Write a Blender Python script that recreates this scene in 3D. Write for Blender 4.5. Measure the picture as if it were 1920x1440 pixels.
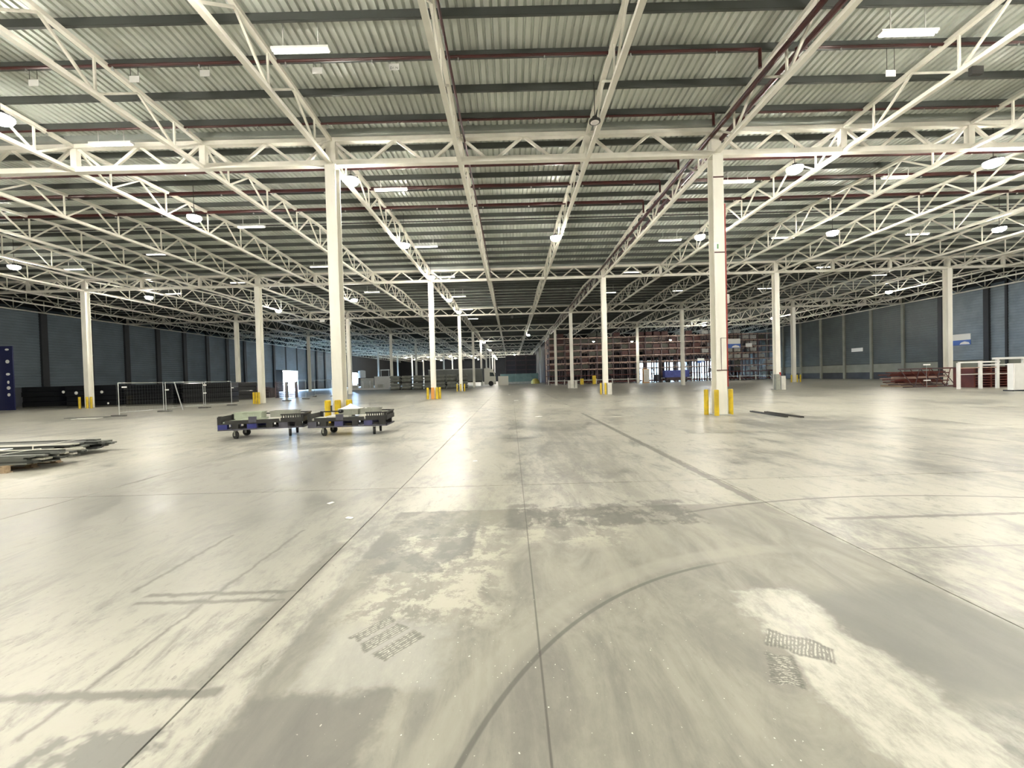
import bpy, math, random
from mathutils import Vector, Matrix
random.seed(7)
S = bpy.context.scene
C = S.collection
for o in list(bpy.data.objects):
    bpy.data.objects.remove(o)

# ------------------------------------------------------------------ camera
FPX = 752.753
CAM_R = Vector((0.99963218, -0.00223532, -0.02702798))
CAM_U = Vector((0.02706133, 0.01655483, 0.99949668))
CAM_F = Vector((0.00178675, 0.99986046, -0.01660924))
cam_data = bpy.data.cameras.new('camera')
cam = bpy.data.objects.new('camera', cam_data)
C.objects.link(cam)
cam_data.sensor_fit = 'HORIZONTAL'
cam_data.sensor_width = 36.0
cam_data.lens = FPX / 1920.0 * 36.0
cam_data.clip_end = 600
m3 = Matrix((CAM_R, CAM_U, -CAM_F)).transposed()
cam.matrix_world = Matrix.Translation((0, 0, 1.691)) @ m3.to_4x4()
S.camera = cam

def pt(u, v, x=None, y=None, z=None):
    """point of the place seen at pixel (u, v) on a known plane"""
    d = CAM_F + CAM_R * ((u - 960) / FPX) + CAM_U * ((720 - v) / FPX)
    t = (z - 1.691) / d.z if z is not None else (y / d.y if y is not None else x / d.x)
    return Vector((0, 0, 1.691)) + d * t

# ------------------------------------------------------------------ world, exposure
W = bpy.data.worlds.new('daylight')
S.world = W
W.use_nodes = True
bg = W.node_tree.nodes['Background']
bg.inputs[0].default_value = (0.42, 0.65, 1.0, 1)
bg.inputs[1].default_value = 230.0
S.view_settings.view_transform = 'Standard'
S.view_settings.look = 'None'
S.view_settings.gamma = 1
S.view_settings.use_curve_mapping = False
S.view_settings.exposure = -0.12
LAMP = 610.0          # strength of a lit lamp lens
TUBE = 5.0

# ------------------------------------------------------------------ building grid
X0, BX = -6.776, 15.0
Y1, BY = 15.866, 19.179
def row(j): return Y1 + BY * (j - 1)
def colx(i): return X0 + BX * i
XL, XR = colx(-3), colx(4)
YB, YF = row(-1), row(10)
XN, YN = colx(1) + 0.9, row(5) + 2.0      # the hall narrows here
ZB, ZT0, RISE = 10.12, 11.03, 0.43
LINES = [X0 + 5 * k for k in range(-9, 13)]

# ------------------------------------------------------------------ materials
def mat(name, col, rough=0.5, metal=0.0, spec=0.5, noise=0.0, nscale=3.0, col2=None, emit=None, estr=0.0, bump=0.0, stretch=None):
    m = bpy.data.materials.new(name)
    m.use_nodes = True
    nt = m.node_tree
    b = nt.nodes['Principled BSDF']
    b.inputs['Base Color'].default_value = (*col, 1)
    b.inputs['Roughness'].default_value = rough
    b.inputs['Metallic'].default_value = metal
    b.inputs['Specular IOR Level'].default_value = spec
    if emit:
        b.inputs['Emission Color'].default_value = (*emit, 1)
        b.inputs['Emission Strength'].default_value = estr
    if noise > 0:
        g = nt.nodes.new('ShaderNodeNewGeometry')
        mp = nt.nodes.new('ShaderNodeMapping')
        if stretch: mp.inputs['Scale'].default_value = stretch
        n = nt.nodes.new('ShaderNodeTexNoise')
        n.inputs['Scale'].default_value = nscale
        n.inputs['Detail'].default_value = 5
        r = nt.nodes.new('ShaderNodeValToRGB')
        c2 = col2 or tuple(c * (1 - noise) for c in col)
        r.color_ramp.elements[0].position = 0.35
        r.color_ramp.elements[1].position = 0.65
        r.color_ramp.elements[0].color = (*c2, 1)
        r.color_ramp.elements[1].color = (*col, 1)
        nt.links.new(g.outputs['Position'], mp.inputs[0])
        nt.links.new(mp.outputs[0], n.inputs['Vector'])
        nt.links.new(n.outputs[0], r.inputs[0])
        nt.links.new(r.outputs[0], b.inputs['Base Color'])
        if bump:
            bp = nt.nodes.new('ShaderNodeBump')
            bp.inputs['Strength'].default_value = bump
            nt.links.new(n.outputs[0], bp.inputs['Height'])
            nt.links.new(bp.outputs[0], b.inputs['Normal'])
    return m

MT = {}
MT['cream'] = mat('cream_steel', (0.93, 0.90, 0.81), 0.45, noise=0.12, nscale=1.5)
MT['cream_col'] = mat('cream_column_paint', (0.87, 0.85, 0.77), 0.4, noise=0.12, nscale=1.1, stretch=(2, 2, .5))
MT['roof'] = mat('galvanised_roof', (0.72, 0.755, 0.70), 0.40, 0.0, noise=0.22, nscale=0.6)
MT['purlin'] = mat('dark_purlin', (0.068, 0.075, 0.070), 0.7, noise=0.25, nscale=0.8)
MT['gutter'] = mat('gutter_grey', (0.42, 0.45, 0.43), 0.4, 0.2, noise=0.2, nscale=1.0)
MT['redpipe'] = mat('dark_red_pipe', (0.055, 0.006, 0.006), 0.4, noise=0.2, nscale=2)
MT['black'] = mat('black_metal', (0.015, 0.014, 0.013), 0.5)
MT['white'] = mat('white_paint', (0.80, 0.80, 0.78), 0.5, noise=0.06, nscale=3)
MT['whiteplain'] = mat('white_print', (0.85, 0.85, 0.83), 0.5)
MT['lens_off'] = mat('lamp_lens_unlit', (0.85, 0.80, 0.78), 0.3)
MT['lens_on'] = mat('lamp_lens_lit', (0.9, 0.9, 0.9), 0.4, emit=(1.0, 0.95, 0.83), estr=LAMP)
MT['tube'] = mat('tube_lit', (0.9, 0.9, 0.88), 0.4, emit=(1.0, 0.97, 0.88), estr=TUBE)
MT['yellow'] = mat('yellow_bollard_paint', (0.72, 0.52, 0.02), 0.4, noise=0.18, nscale=4, col2=(0.52, 0.37, 0.03))
MT['wallpanel'] = mat('blue_grey_cladding', (0.13, 0.165, 0.195), 0.45, 0.2, noise=0.2, nscale=0.5)
MT['wallpanel_r'] = mat('grey_cladding', (0.10, 0.118, 0.118), 0.45, 0.2, noise=0.2, nscale=0.5)
MT['wallpanel_b'] = mat('pale_blue_cladding', (0.23, 0.28, 0.325), 0.45, 0.2, noise=0.25, nscale=0.7)  # near right panels: daylight painted in as a paler, bluer tone
MT['wallpost'] = mat('dark_wall_post', (0.018, 0.02, 0.024), 0.5, noise=0.2, nscale=2)
MT['walldark'] = mat('dark_wall', (0.009, 0.010, 0.013), 0.7, noise=0.3, nscale=0.5)
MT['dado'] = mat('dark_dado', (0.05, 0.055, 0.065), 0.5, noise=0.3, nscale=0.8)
MT['dadolight'] = mat('concrete_band', (0.26, 0.27, 0.23), 0.7, noise=0.2, nscale=0.8)
MT['rackred'] = mat('rust_red_rack', (0.11, 0.025, 0.018), 0.5, noise=0.3, nscale=2)
MT['rackorange'] = mat('orange_rack_beam', (0.48, 0.34, 0.28), 0.5, noise=0.2, nscale=2)
MT['palegoods'] = mat('pale_goods', (0.42, 0.42, 0.40), 0.6, noise=0.3, nscale=2.5)
MT['maroon'] = mat('maroon_goods', (0.055, 0.012, 0.010), 0.6, noise=0.3, nscale=1.5)
MT['rackdark'] = mat('dark_rack_post', (0.09, 0.06, 0.065), 0.5, noise=0.3, nscale=2)
MT['galv'] = mat('galvanised_tube', (0.55, 0.57, 0.56), 0.35, 0.5, noise=0.15, nscale=4)
MT['wire'] = mat('dull_wire', (0.10, 0.105, 0.10), 0.6, 0.3)
MT['rubber'] = mat('grey_rubber_foot', (0.13, 0.13, 0.12), 0.8, noise=0.25, nscale=6)
MT['plastic_black'] = mat('black_wrap', (0.008, 0.009, 0.012), 0.22, noise=0.3, nscale=2, bump=0.5)
MT['wood'] = mat('pale_wood', (0.45, 0.34, 0.22), 0.7, noise=0.3, nscale=5, stretch=(1, 6, 6))
MT['darkwood'] = mat('dark_crate', (0.026, 0.026, 0.026), 0.6, noise=0.35, nscale=5)
MT['bluepaint'] = mat('blue_paint', (0.028, 0.034, 0.19), 0.5, noise=0.25, nscale=5)
MT['bluegrey'] = mat('worn_blue_paint', (0.06, 0.062, 0.16), 0.5, noise=0.3, nscale=6)
MT['steelblue'] = mat('grey_blue_frame', (0.075, 0.075, 0.10), 0.5, noise=0.3, nscale=5)
MT['traygreen'] = mat('pale_green_tray', (0.42, 0.47, 0.37), 0.5, noise=0.15, nscale=4)
MT['traygrey'] = mat('grey_tray', (0.30, 0.31, 0.27), 0.55, noise=0.2, nscale=4)
MT['sheet'] = mat('pale_sheet', (0.60, 0.59, 0.54), 0.5, noise=0.12, nscale=3)
MT['boardgrey'] = mat('grey_board', (0.14, 0.148, 0.135), 0.5, noise=0.35, nscale=3, stretch=(0.5, 6, 6))
MT['boardpale'] = mat('pale_board', (0.42, 0.41, 0.35), 0.5, noise=0.2, nscale=3, stretch=(0.5, 6, 6))
MT['boarddark'] = mat('dark_board', (0.035, 0.038, 0.035), 0.5, noise=0.3, nscale=3, stretch=(0.5, 6, 6))
MT['strap'] = mat('white_strap', (0.8, 0.79, 0.72), 0.4)
MT['navy'] = mat('navy_board', (0.012, 0.015, 0.07), 0.4)
MT['signblue'] = mat('sign_blue', (0.06, 0.15, 0.52), 0.4)
MT['bale'] = mat('grey_bag', (0.25, 0.26, 0.23), 0.7, noise=0.3, nscale=2, bump=0.4)
MT['bagdark'] = mat('dark_pallet_base', (0.06, 0.06, 0.05), 0.8)
MT['truckcab'] = mat('truck_cab_cream', (0.62, 0.61, 0.54), 0.35)
MT['trailer'] = mat('trailer_grey', (0.21, 0.22, 0.20), 0.5, noise=0.15, nscale=1)
MT['glass'] = mat('dark_windscreen', (0.02, 0.03, 0.035), 0.08)
MT['tyre'] = mat('tyre', (0.02, 0.02, 0.02), 0.8)
MT['tarp'] = mat('green_tarp', (0.20, 0.31, 0.28), 0.6, noise=0.2, nscale=1)
MT['concrete'] = mat('pale_concrete', (0.50, 0.49, 0.42), 0.8, noise=0.2, nscale=2)
MT['red'] = mat('red_paint', (0.55, 0.03, 0.02), 0.4)
MT['blueequip'] = mat('blue_equipment', (0.07, 0.09, 0.33), 0.5, noise=0.3, nscale=2)
MT['riserred'] = mat('red_riser_paint', (0.30, 0.035, 0.025), 0.45)
MT['orange'] = mat('orange_equipment', (0.60, 0.27, 0.06), 0.5)
MT['steelbar'] = mat('dark_steel_bar', (0.035, 0.033, 0.03), 0.5)
MT['paper'] = mat('crumpled_white_sheet', (0.82, 0.82, 0.79), 0.7, bump=0.4, noise=0.05, nscale=10)

# ------------------------------------------------------------------ floor material
def floor_material():
    m = bpy.data.materials.new('polished_concrete')
    m.use_nodes = True
    nt = m.node_tree
    N, L = nt.nodes, nt.links
    b = N['Principled BSDF']
    g = N.new('ShaderNodeNewGeometry')
    sp = N.new('ShaderNodeSeparateXYZ')
    L.new(g.outputs['Position'], sp.inputs[0])
    PX, PY = sp.outputs[0], sp.outputs[1]
    def val(a):
        return a
    def mth(op, a, b_=None, c=None, clamp=False):
        n = N.new('ShaderNodeMath'); n.operation = op; n.use_clamp = clamp
        for k, s in enumerate((a, b_, c)):
            if s is None: continue
            if isinstance(s, (int, float)): n.inputs[k].default_value = s
            else: L.new(s, n.inputs[k])
        return n.outputs[0]
    def noise(scale, detail=6, rough=0.6, stretch=(1, 1, 1), off=0.0, dist=0.0):
        mp = N.new('ShaderNodeMapping')
        mp.inputs['Scale'].default_value = stretch
        mp.inputs['Location'].default_value = (off, off * 1.7, 0)
        L.new(g.outputs['Position'], mp.inputs[0])
        n = N.new('ShaderNodeTexNoise')
        n.inputs['Scale'].default_value = scale
        n.inputs['Detail'].default_value = detail
        n.inputs['Roughness'].default_value = rough
        n.inputs['Distortion'].default_value = dist
        L.new(mp.outputs[0], n.inputs['Vector'])
        return n.outputs[0]
    def ss(x, a, b_):
        n = N.new('ShaderNodeMapRange'); n.interpolation_type = 'SMOOTHSTEP'
        n.inputs['From Min'].default_value = a; n.inputs['From Max'].default_value = b_
        L.new(x, n.inputs['Value'])
        return n.outputs[0]
    def mixc(f, a, c):
        n = N.new('ShaderNodeMix'); n.data_type = 'RGBA'
        if isinstance(f, (int, float)): n.inputs[0].default_value = f
        else: L.new(f, n.inputs[0])
        for k, s in ((6, a), (7, c)):
            if isinstance(s, tuple): n.inputs[k].default_value = (*s, 1)
            else: L.new(s, n.inputs[k])
        return n.outputs[2]
    jag = mth('MULTIPLY', mth('SUBTRACT', noise(2.2, 5, .65), .5), 0.5)
    jags = mth('MULTIPLY', mth('SUBTRACT', noise(7.0, 4, .6), .5), 0.10)
    XJ, YJ = mth('ADD', PX, jags), mth('ADD', PY, jags)
    XW, YW = mth('ADD', PX, jag), mth('ADD', PY, jag)
    def box(x, y, x0, x1, y0, y1, s=0.02):
        a = mth('MULTIPLY', ss(x, x0 - s, x0 + s), mth('SUBTRACT', 1.0, ss(x, x1 - s, x1 + s)))
        c = mth('MULTIPLY', ss(y, y0 - s, y0 + s), mth('SUBTRACT', 1.0, ss(y, y1 - s, y1 + s)))
        return mth('MULTIPLY', a, c)
    def ring(cx, cy, r, w, x=None, y=None):
        dx = mth('SUBTRACT', x or PX, cx); dy = mth('SUBTRACT', y or PY, cy)
        d = mth('SQRT', mth('ADD', mth('MULTIPLY', dx, dx), mth('MULTIPLY', dy, dy)))
        return mth('SUBTRACT', 1.0, ss(mth('ABSOLUTE', mth('SUBTRACT', d, r)), w * .4, w))
    def rbox(cx, cy, ang, hl, hw, sft=.012):
        ca, sa = math.cos(ang), math.sin(ang)
        dx, dy = mth('SUBTRACT', XJ, cx), mth('SUBTRACT', YJ, cy)
        a_ = mth('ADD', mth('MULTIPLY', dx, ca), mth('MULTIPLY', dy, sa))
        c_ = mth('ADD', mth('MULTIPLY', dx, -sa), mth('MULTIPLY', dy, ca))
        m1 = mth('SUBTRACT', 1.0, ss(mth('ABSOLUTE', a_), hl - sft, hl + sft))
        m2 = mth('SUBTRACT', 1.0, ss(mth('ABSOLUTE', c_), hw - sft, hw + sft))
        st = mth('SINE', mth('MULTIPLY', a_, 330.0))
        return mth('MULTIPLY', m1, m2), st, c_
    big = noise(0.20, 4, .6, (1, 1, 1), 3.1)
    mid = noise(1.1, 8, .70, (1.5, .8, 1), 11.0, .5)
    fine = noise(7.0, 7, .74, (1.3, .6, 1), 5.0)
    grit = noise(70.0, 3, .6)
    tone = mth('ADD', mth('MULTIPLY', big, .30), mth('ADD', mth('MULTIPLY', mid, .42), mth('MULTIPLY', fine, .28)))
    CREAM, GREY, DARK = (0.365, 0.355, 0.308), (0.145, 0.145, 0.134), (0.085, 0.085, 0.078)
    col = mixc(ss(tone, .405, .545), GREY, CREAM)
    # worn smudges, streaked along the traffic
    scuff = ss(noise(1.9, 8, .74, (1.2, .45, 1), 23.0, 1.0), .53, .66)
    col = mixc(mth('MULTIPLY', scuff, .50), col, DARK)
    fleck = ss(noise(16.0, 4, .7, (1.2, .5, 1), 31.0), .60, .68)
    col = mixc(mth('MULTIPLY', fleck, .45), col, DARK)
    greyzone = box(XW, YW, -8.0, -1.9, 2.9, 9.5, 1.0)
    col = mixc(mth('MULTIPLY', greyzone, mth('ADD', mth('MULTIPLY', mid, .9), .12)), col, (0.150, 0.150, 0.140))
    # grey-brown coated strip in front, ragged on its right side
    coat = box(XJ, YJ, -1.46, 3.18, -4.0, 5.12, .03)
    ragged = box(XW, YW, 1.62, 2.15, -3.0, 3.05, .04)
    beyond = box(XW, YW, 2.0, 3.4, -3.0, 1.95, .06)
    keep = mth('SUBTRACT', 1.0, mth('MAXIMUM', ragged, beyond))
    coatm = mth('MULTIPLY', coat, keep)
    smear = noise(1.6, 7, .68, (1.6, .6, 1), 47.0, .7)
    col = mixc(mth('MULTIPLY', coatm, .80), col, mixc(ss(smear, .36, .66), (0.155, 0.150, 0.132), (0.262, 0.252, 0.215)))
    # cream wear showing through the coat
    worn = mth('MULTIPLY', box(XW, YW, -1.2, -0.15, 2.75, 4.7, .22), ss(noise(2.8, 8, .76, off=41.0), .47, .55))
    col = mixc(mth('MULTIPLY', worn, .85), col, (0.42, 0.405, 0.34))
    worn2 = mth('MULTIPLY', box(XW, YW, 0.05, 1.2, 4.0, 5.1, .2), ss(noise(3.1, 8, .74, off=141.0), .47, .56))
    col = mixc(mth('MULTIPLY', worn2, .7), col, (0.40, 0.385, 0.32))
    pale = box(XW, YW, -1.25, -0.45, 2.15, 2.75, .10)
    col = mixc(mth('MULTIPLY', pale, .65), col, mixc(fine, (0.22, 0.22, 0.205), (0.46, 0.455, 0.41)))
    rp_ = mth('MULTIPLY', ragged, coat)
    col = mixc(mth('MULTIPLY', rp_, .7), col, mixc(ss(fine, .35, .6), (0.30, 0.295, 0.255), (0.47, 0.46, 0.40)))
    # older, darker patches
    p1 = mth('MULTIPLY', box(XJ, YJ, -1.48, -0.42, 3.5, 5.12, .02), ss(noise(2.0, 7, .72, off=61.0), .42, .52))
    col = mixc(mth('MULTIPLY', p1, .70), col, (0.115, 0.118, 0.114))
    p2 = mth('MULTIPLY', box(XJ, YW, -0.1, 2.2, 4.45, 5.3, .05), ss(noise(2.6, 8, .74, (1, .7, 1), 71.0), .45, .53))
    col = mixc(mth('MULTIPLY', p2, .75), col, (0.085, 0.085, 0.077))
    p3 = box(XW, YW, -1.45, -0.70, 0.5, 2.15, .05)
    col = mixc(mth('MULTIPLY', p3, .62), col, (0.095, 0.094, 0.085))
    p4 = box(XW, YW, 2.15, 3.25, 1.95, 3.05, .16)
    col = mixc(mth('MULTIPLY', p4, .72), col, (0.13, 0.134, 0.126))
    p5 = mth('MULTIPLY', box(XW, YW, -2.3, -1.75, 1.4, 1.95, .03), ss(noise(3.0, 4, .6, off=81.0), .42, .50))
    col = mixc(mth('MULTIPLY', p5, .8), col, (0.12, 0.12, 0.115))
    # roughened, chiselled rectangles
    for (cx, cy, ang, hl, hw) in ((-.98, 2.72, -.72, .045, .15), (-.88, 2.64, -.72, .055, .15), (-.76, 2.54, -.72, .06, .15), (1.72, 2.43, -.62, .17, .09), (1.50, 2.24, 1.15, .13, .075)):
        k_, st, c_ = rbox(cx, cy, ang, hl, hw)
        bars = mth('MULTIPLY', ss(st, -.2, .35), ss(noise(38.0, 3, .6, off=cx * 9), .40, .56))
        col = mixc(mth('MULTIPLY', k_, .88), col, mixc(bars, (0.13, 0.128, 0.112), (0.40, 0.39, 0.335)))
        edge = mth('MULTIPLY', k_, ss(mth('ABSOLUTE', c_), hw - .035, hw - .02))
        col = mixc(mth('MULTIPLY', edge, .6), col, (0.10, 0.098, 0.086))
    # tyre marks and painted-over lines
    marks = mth('MULTIPLY', ring(2.55, 0.55, 3.06, .022), box(PX, PY, -0.9, 1.75, 1.0, 4.2, .25))
    marks = mth('MAXIMUM', marks, mth('MULTIPLY', ring(4.6, -2.4, 7.65, .03), box(PX, PY, 2.0, 7.5, 4.0, 6.0, .3)))
    for (a, c, d, e) in ((-3.0, -1.8, 3.095, 3.145), (-3.0, -1.8, 3.215, 3.265), (3.5, 6.2, 4.46, 4.53), (-4.2, -1.65, 2.15, 2.22),
                         (-3.2, -3.16, 3.3, 4.5), (-2.45, -2.42, 1.9, 4.6), (3.06, 3.20, 5.2, 18.0)):
        marks = mth('MAXIMUM', marks, box(XJ, YJ, a, c, d, e, .02))
    band = box(XJ, YJ, -1.90, -1.74, 2.2, 4.2, .05)
    marks = mth('MAXIMUM', marks, mth('MULTIPLY', band, .75))
    col = mixc(mth('MULTIPLY', marks, .70), col, (0.07, 0.069, 0.062))
    halo = mth('MULTIPLY', ring(2.55, 0.55, 3.22, .12), box(PX, PY, -0.9, 2.6, 1.0, 4.6, .25))
    col = mixc(mth('MULTIPLY', halo, .40), col, (0.32, 0.31, 0.265))
    # lengthwise wheel-worn lanes farther out
    lane = mth('MULTIPLY', box(XW, YW, 0.5, 2.6, 5.3, 14.0, .35), ss(noise(.9, 6, .65, (3.0, .35, 1), 51.0), .42, .60))
    col = mixc(mth('MULTIPLY', lane, .50), col, (0.14, 0.138, 0.122))
    lane2 = box(XW, YW, -0.75, -0.1, 4.6, 12.0, .22)
    col = mixc(mth('MULTIPLY', lane2, .35), col, (0.20, 0.195, 0.145))
    # saw cuts
    cut = mth('MAXIMUM', box(PX, PY, 0.125, 0.137, -3.3, 30.0, .004), box(PX, PY, 3.3, 53.0, 3.70, 3.715, .005))
    col = mixc(mth('MULTIPLY', cut, .7), col, (0.05, 0.048, 0.042))
    # white crumbs
    crumb = mth('MULTIPLY', ss(noise(45.0, 2, .5, off=91.0), .715, .75), box(PX, PY, -1.0, 1.5, 0.5, 3.2, .3))
    col = mixc(crumb, col, (0.7, 0.68, 0.6))
    L.new(col, b.inputs['Base Color'])
    rough = mth('ADD', mth('MULTIPLY', ss(tone, .38, .62), .14), mth('MULTIPLY', fine, .16))
    rough = mth('ADD', rough, 0.22)
    rough = mth('ADD', rough, mth('MULTIPLY', coatm, .10))
    L.new(rough, b.inputs['Roughness'])
    b.inputs['Specular IOR Level'].default_value = 0.38
    bp = N.new('ShaderNodeBump')
    bp.inputs['Strength'].default_value = 0.08
    bp.inputs['Distance'].default_value = 0.003
    L.new(mth('ADD', mth('MULTIPLY', fine, .8), mth('MULTIPLY', grit, .25)), bp.inputs['Height'])
    L.new(bp.outputs[0], b.inputs['Normal'])
    return m
MT['floor'] = floor_material()

# ------------------------------------------------------------------ mesh helpers
class MB:
    def __init__(s): s.v, s.f = [], []
    def add(s, v, f):
        n = len(s.v); s.v += [tuple(p) for p in v]; s.f += [tuple(i + n for i in q) for q in f]; return s
    def box(s, x0, x1, y0, y1, z0, z1):
        return s.add([(x0, y0, z0), (x1, y0, z0), (x1, y1, z0), (x0, y1, z0), (x0, y0, z1), (x1, y0, z1), (x1, y1, z1), (x0, y1, z1)],
                     [(0, 3, 2, 1), (4, 5, 6, 7), (0, 1, 5, 4), (1, 2, 6, 5), (2, 3, 7, 6), (3, 0, 4, 7)])
    def bar(s, p, q, w, h=None, up=(0, 0, 1)):
        p, q = Vector(p), Vector(q); h = h or w
        d = (q - p).normalized(); a = d.cross(Vector(up))
        if a.length < 1e-4: a = d.cross(Vector((1, 0, 0)))
        a.normalize(); c = a.cross(d).normalized()
        a, c = a * w / 2, c * h / 2
        return s.add([p - a - c, p + a - c, p + a + c, p - a + c, q - a - c, q + a - c, q + a + c, q - a + c],
                     [(0, 3, 2, 1), (4, 5, 6, 7), (0, 1, 5, 4), (1, 2, 6, 5), (2, 3, 7, 6), (3, 0, 4, 7)])
    def cyl(s, p, q, r, n=10, r2=None):
        p, q = Vector(p), Vector(q); r2 = r if r2 is None else r2
        d = (q - p).normalized(); a = d.orthogonal().normalized(); c = d.cross(a)
        vs = []
        for k in range(n):
            t = 2 * math.pi * k / n
            vs.append(p + (a * math.cos(t) + c * math.sin(t)) * r)
        for k in range(n):
            t = 2 * math.pi * k / n
            vs.append(q + (a * math.cos(t) + c * math.sin(t)) * r2)
        fs = [(k, (k + 1) % n, n + (k + 1) % n, n + k) for k in range(n)]
        fs += [tuple(range(n - 1, -1, -1)), tuple(range(n, 2 * n))]
        return s.add(vs, fs)
    def lathe(s, prof, n=16, c=(0, 0, 0)):
        vs, fs = [], []
        for r, z in prof:
            for k in range(n):
                t = 2 * math.pi * k / n
                vs.append((c[0] + r * math.cos(t), c[1] + r * math.sin(t), c[2] + z))
        for i in range(len(prof) - 1):
            for k in range(n):
                fs.append((i * n + k, i * n + (k + 1) % n, (i + 1) * n + (k + 1) % n, (i + 1) * n + k))
        fs.append(tuple(range(n - 1, -1, -1)))
        fs.append(tuple((len(prof) - 1) * n + k for k in range(n)))
        return s.add(vs, fs)
    def mesh(s, name, m):
        me = bpy.data.meshes.new(name)
        me.from_pydata(s.v, [], s.f); me.update()
        me.materials.append(MT[m] if isinstance(m, str) else m)
        return me
    def obj(s, name, m, parent=None, loc=(0, 0, 0), rz=0.0, smooth=False):
        me = s.mesh(name, m)
        if smooth:
            me.polygons.foreach_set('use_smooth', [True] * len(me.polygons))
        return link(name, me, parent, loc, rz)

def link(name, data, parent=None, loc=(0, 0, 0), rz=0.0):
    o = bpy.data.objects.new(name, data)
    C.objects.link(o)
    o.location = loc
    o.rotation_euler = (0, 0, rz)
    if parent: o.parent = parent
    return o
def tag(o, label, cat, group=None):
    o['label'] = label; o['category'] = cat
    if group: o['group'] = group
    return o
def thing(name, label, cat, loc=(0, 0, 0), rz=0.0, group=None):
    return tag(link(name, None, None, loc, rz), label, cat, group)
def struct(o):
    o['kind'] = 'structure'; return o
def dup(root, loc, rz=None, label=None, group=None):
    r = root.copy(); C.objects.link(r); r.location = loc
    if rz is not None: r.rotation_euler = (0, 0, rz)
    if label: r['label'] = label
    if group: r['group'] = group
    for ch in root.children:
        c = ch.copy(); C.objects.link(c); c.parent = r
        for gch in ch.children:
            d = gch.copy(); C.objects.link(d); d.parent = c
    return r
def bevelled(mb, w):
    import bmesh
    bm = bmesh.new(); me = bpy.data.meshes.new('t')
    me.from_pydata(mb.v, [], mb.f); bm.from_mesh(me)
    bmesh.ops.bevel(bm, geom=bm.edges[:], offset=w, segments=1, affect='EDGES')
    r = MB(); bm.verts.ensure_lookup_table()
    r.v = [tuple(v.co) for v in bm.verts]; r.f = [tuple(v.index for v in f.verts) for f in bm.faces]
    bm.free(); bpy.data.meshes.remove(me)
    return r

# ================================================================== SETTING
# floor: dark bed with concrete slabs (5 m strips, joints left open)
fl = struct(MB().box(XL, XR, YB, YF, -0.30, -0.015).obj('floor', 'walldark'))
SL = BY / 4.0
slab_me = MB().box(0.006, 4.994, 0.006, SL - 0.006, -0.015, 0.0).mesh('slab', 'floor')
for a in range(21):
    for bq in range(12):
        link('slab', slab_me, fl, (XL + 5 * a, row(0) + SL * bq, 0))
far = MB()
for a in range(21):
    far.box(XL + 5 * a + .006, XL + 5 * a + 4.994, row(3) + .006, YF, -0.015, 0)
    far.box(XL + 5 * a + .006, XL + 5 * a + 4.994, YB, row(0) - .006, -0.015, 0)
o = far.obj('far_slabs', 'floor', fl); o['kind'] = 'stuff'

# ceiling: corrugated sheets, purlins, gutters
ce = struct(link('ceiling', None))
ZS0 = ZT0 + 0.14 + 0.22
def sheet(xa, xb):
    mb = MB(); p = 0.23; n = int((xb - xa) / p); prof = []
    for k in range(n):
        x = xa + k * p
        prof += [(x, .075), (x + .025, 0), (x + .160, 0), (x + .19, .075)]
    prof.append((xb, .075))
    h = BY / 2
    vs = [(x, 0, ZS0 + z) for x, z in prof] + [(x, h, ZS0 + RISE + z) for x, z in prof]
    m = len(prof)
    mb.add(vs, [(k, m + k, m + k + 1, k + 1) for k in range(m - 1)])
    # the outer skin, so that the roof has thickness
    mb.box(xa, xb, 0, .02, ZS0 + .075, ZS0 + .12)
    mb.add([(xa, 0, ZS0 + .14), (xb, 0, ZS0 + .14), (xb, h, ZS0 + RISE + .14), (xa, h, ZS0 + RISE + .14)], [(0, 1, 2, 3)])
    return mb
sh_full = sheet(XL, XR).mesh('roof_sheet', 'roof')
sh_nar = sheet(XL, XN + .2).mesh('roof_sheet', 'roof')
def purl(xa, xb):
    mb = MB()
    mb.box(xa, xb, -.035, -.029, 0, .22)
    mb.box(xa, xb, -.035, .045, 0, .008)
    mb.box(xa, xb, -.035, .045, .212, .22)
    return mb.mesh('purlin', 'purlin')
pu_full, pu_nar = purl(XL, XR), purl(XL, XN + .2)
rid_full = MB().box(XL, XR, -.03, .03, 0, .05).mesh('ridge_purlin', 'black')
gut_full = MB().box(XL, XR, -.26, .26, .0, .02).box(XL, XR, -.28, -.26, 0, .22).box(XL, XR, .26, .28, 0, .22).mesh('gutter', 'gutter')
POFF = [0.95 + 1.33 * k for k in range(14)]
def zroof(off):
    t = off if off <= BY / 2 else BY - off
    return ZT0 + RISE * t / (BY / 2)
for bay in range(-1, 10):
    full = bay <= 4
    y = row(bay)
    # the sheet of the wide part ends at the rear wall
    link('roof_sheet', sh_full if full else sh_nar, ce, (0, y, 0))
    o = link('roof_sheet', sh_full if full else sh_nar, ce, (0, y + BY, 0)); o.scale = (1, -1, 1)
    if bay >= 0:
        for off in POFF:
            link('purlin', pu_full if full else pu_nar, ce, (0, y + off, zroof(off) + .14))
    if full:
        link('ridge_purlin', rid_full, ce, (0, y + BY / 2, zroof(BY / 2) + .16))
        link('gutter', gut_full, ce, (0, y, ZT0 + .17))

# the strip of roof between row 5 and the rear wall of the wide part
MB().box(XN, XR, row(5), YN + .3, ZS0 + .05, ZS0 + .2).obj('roof_strip', 'roof', ce)

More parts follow.
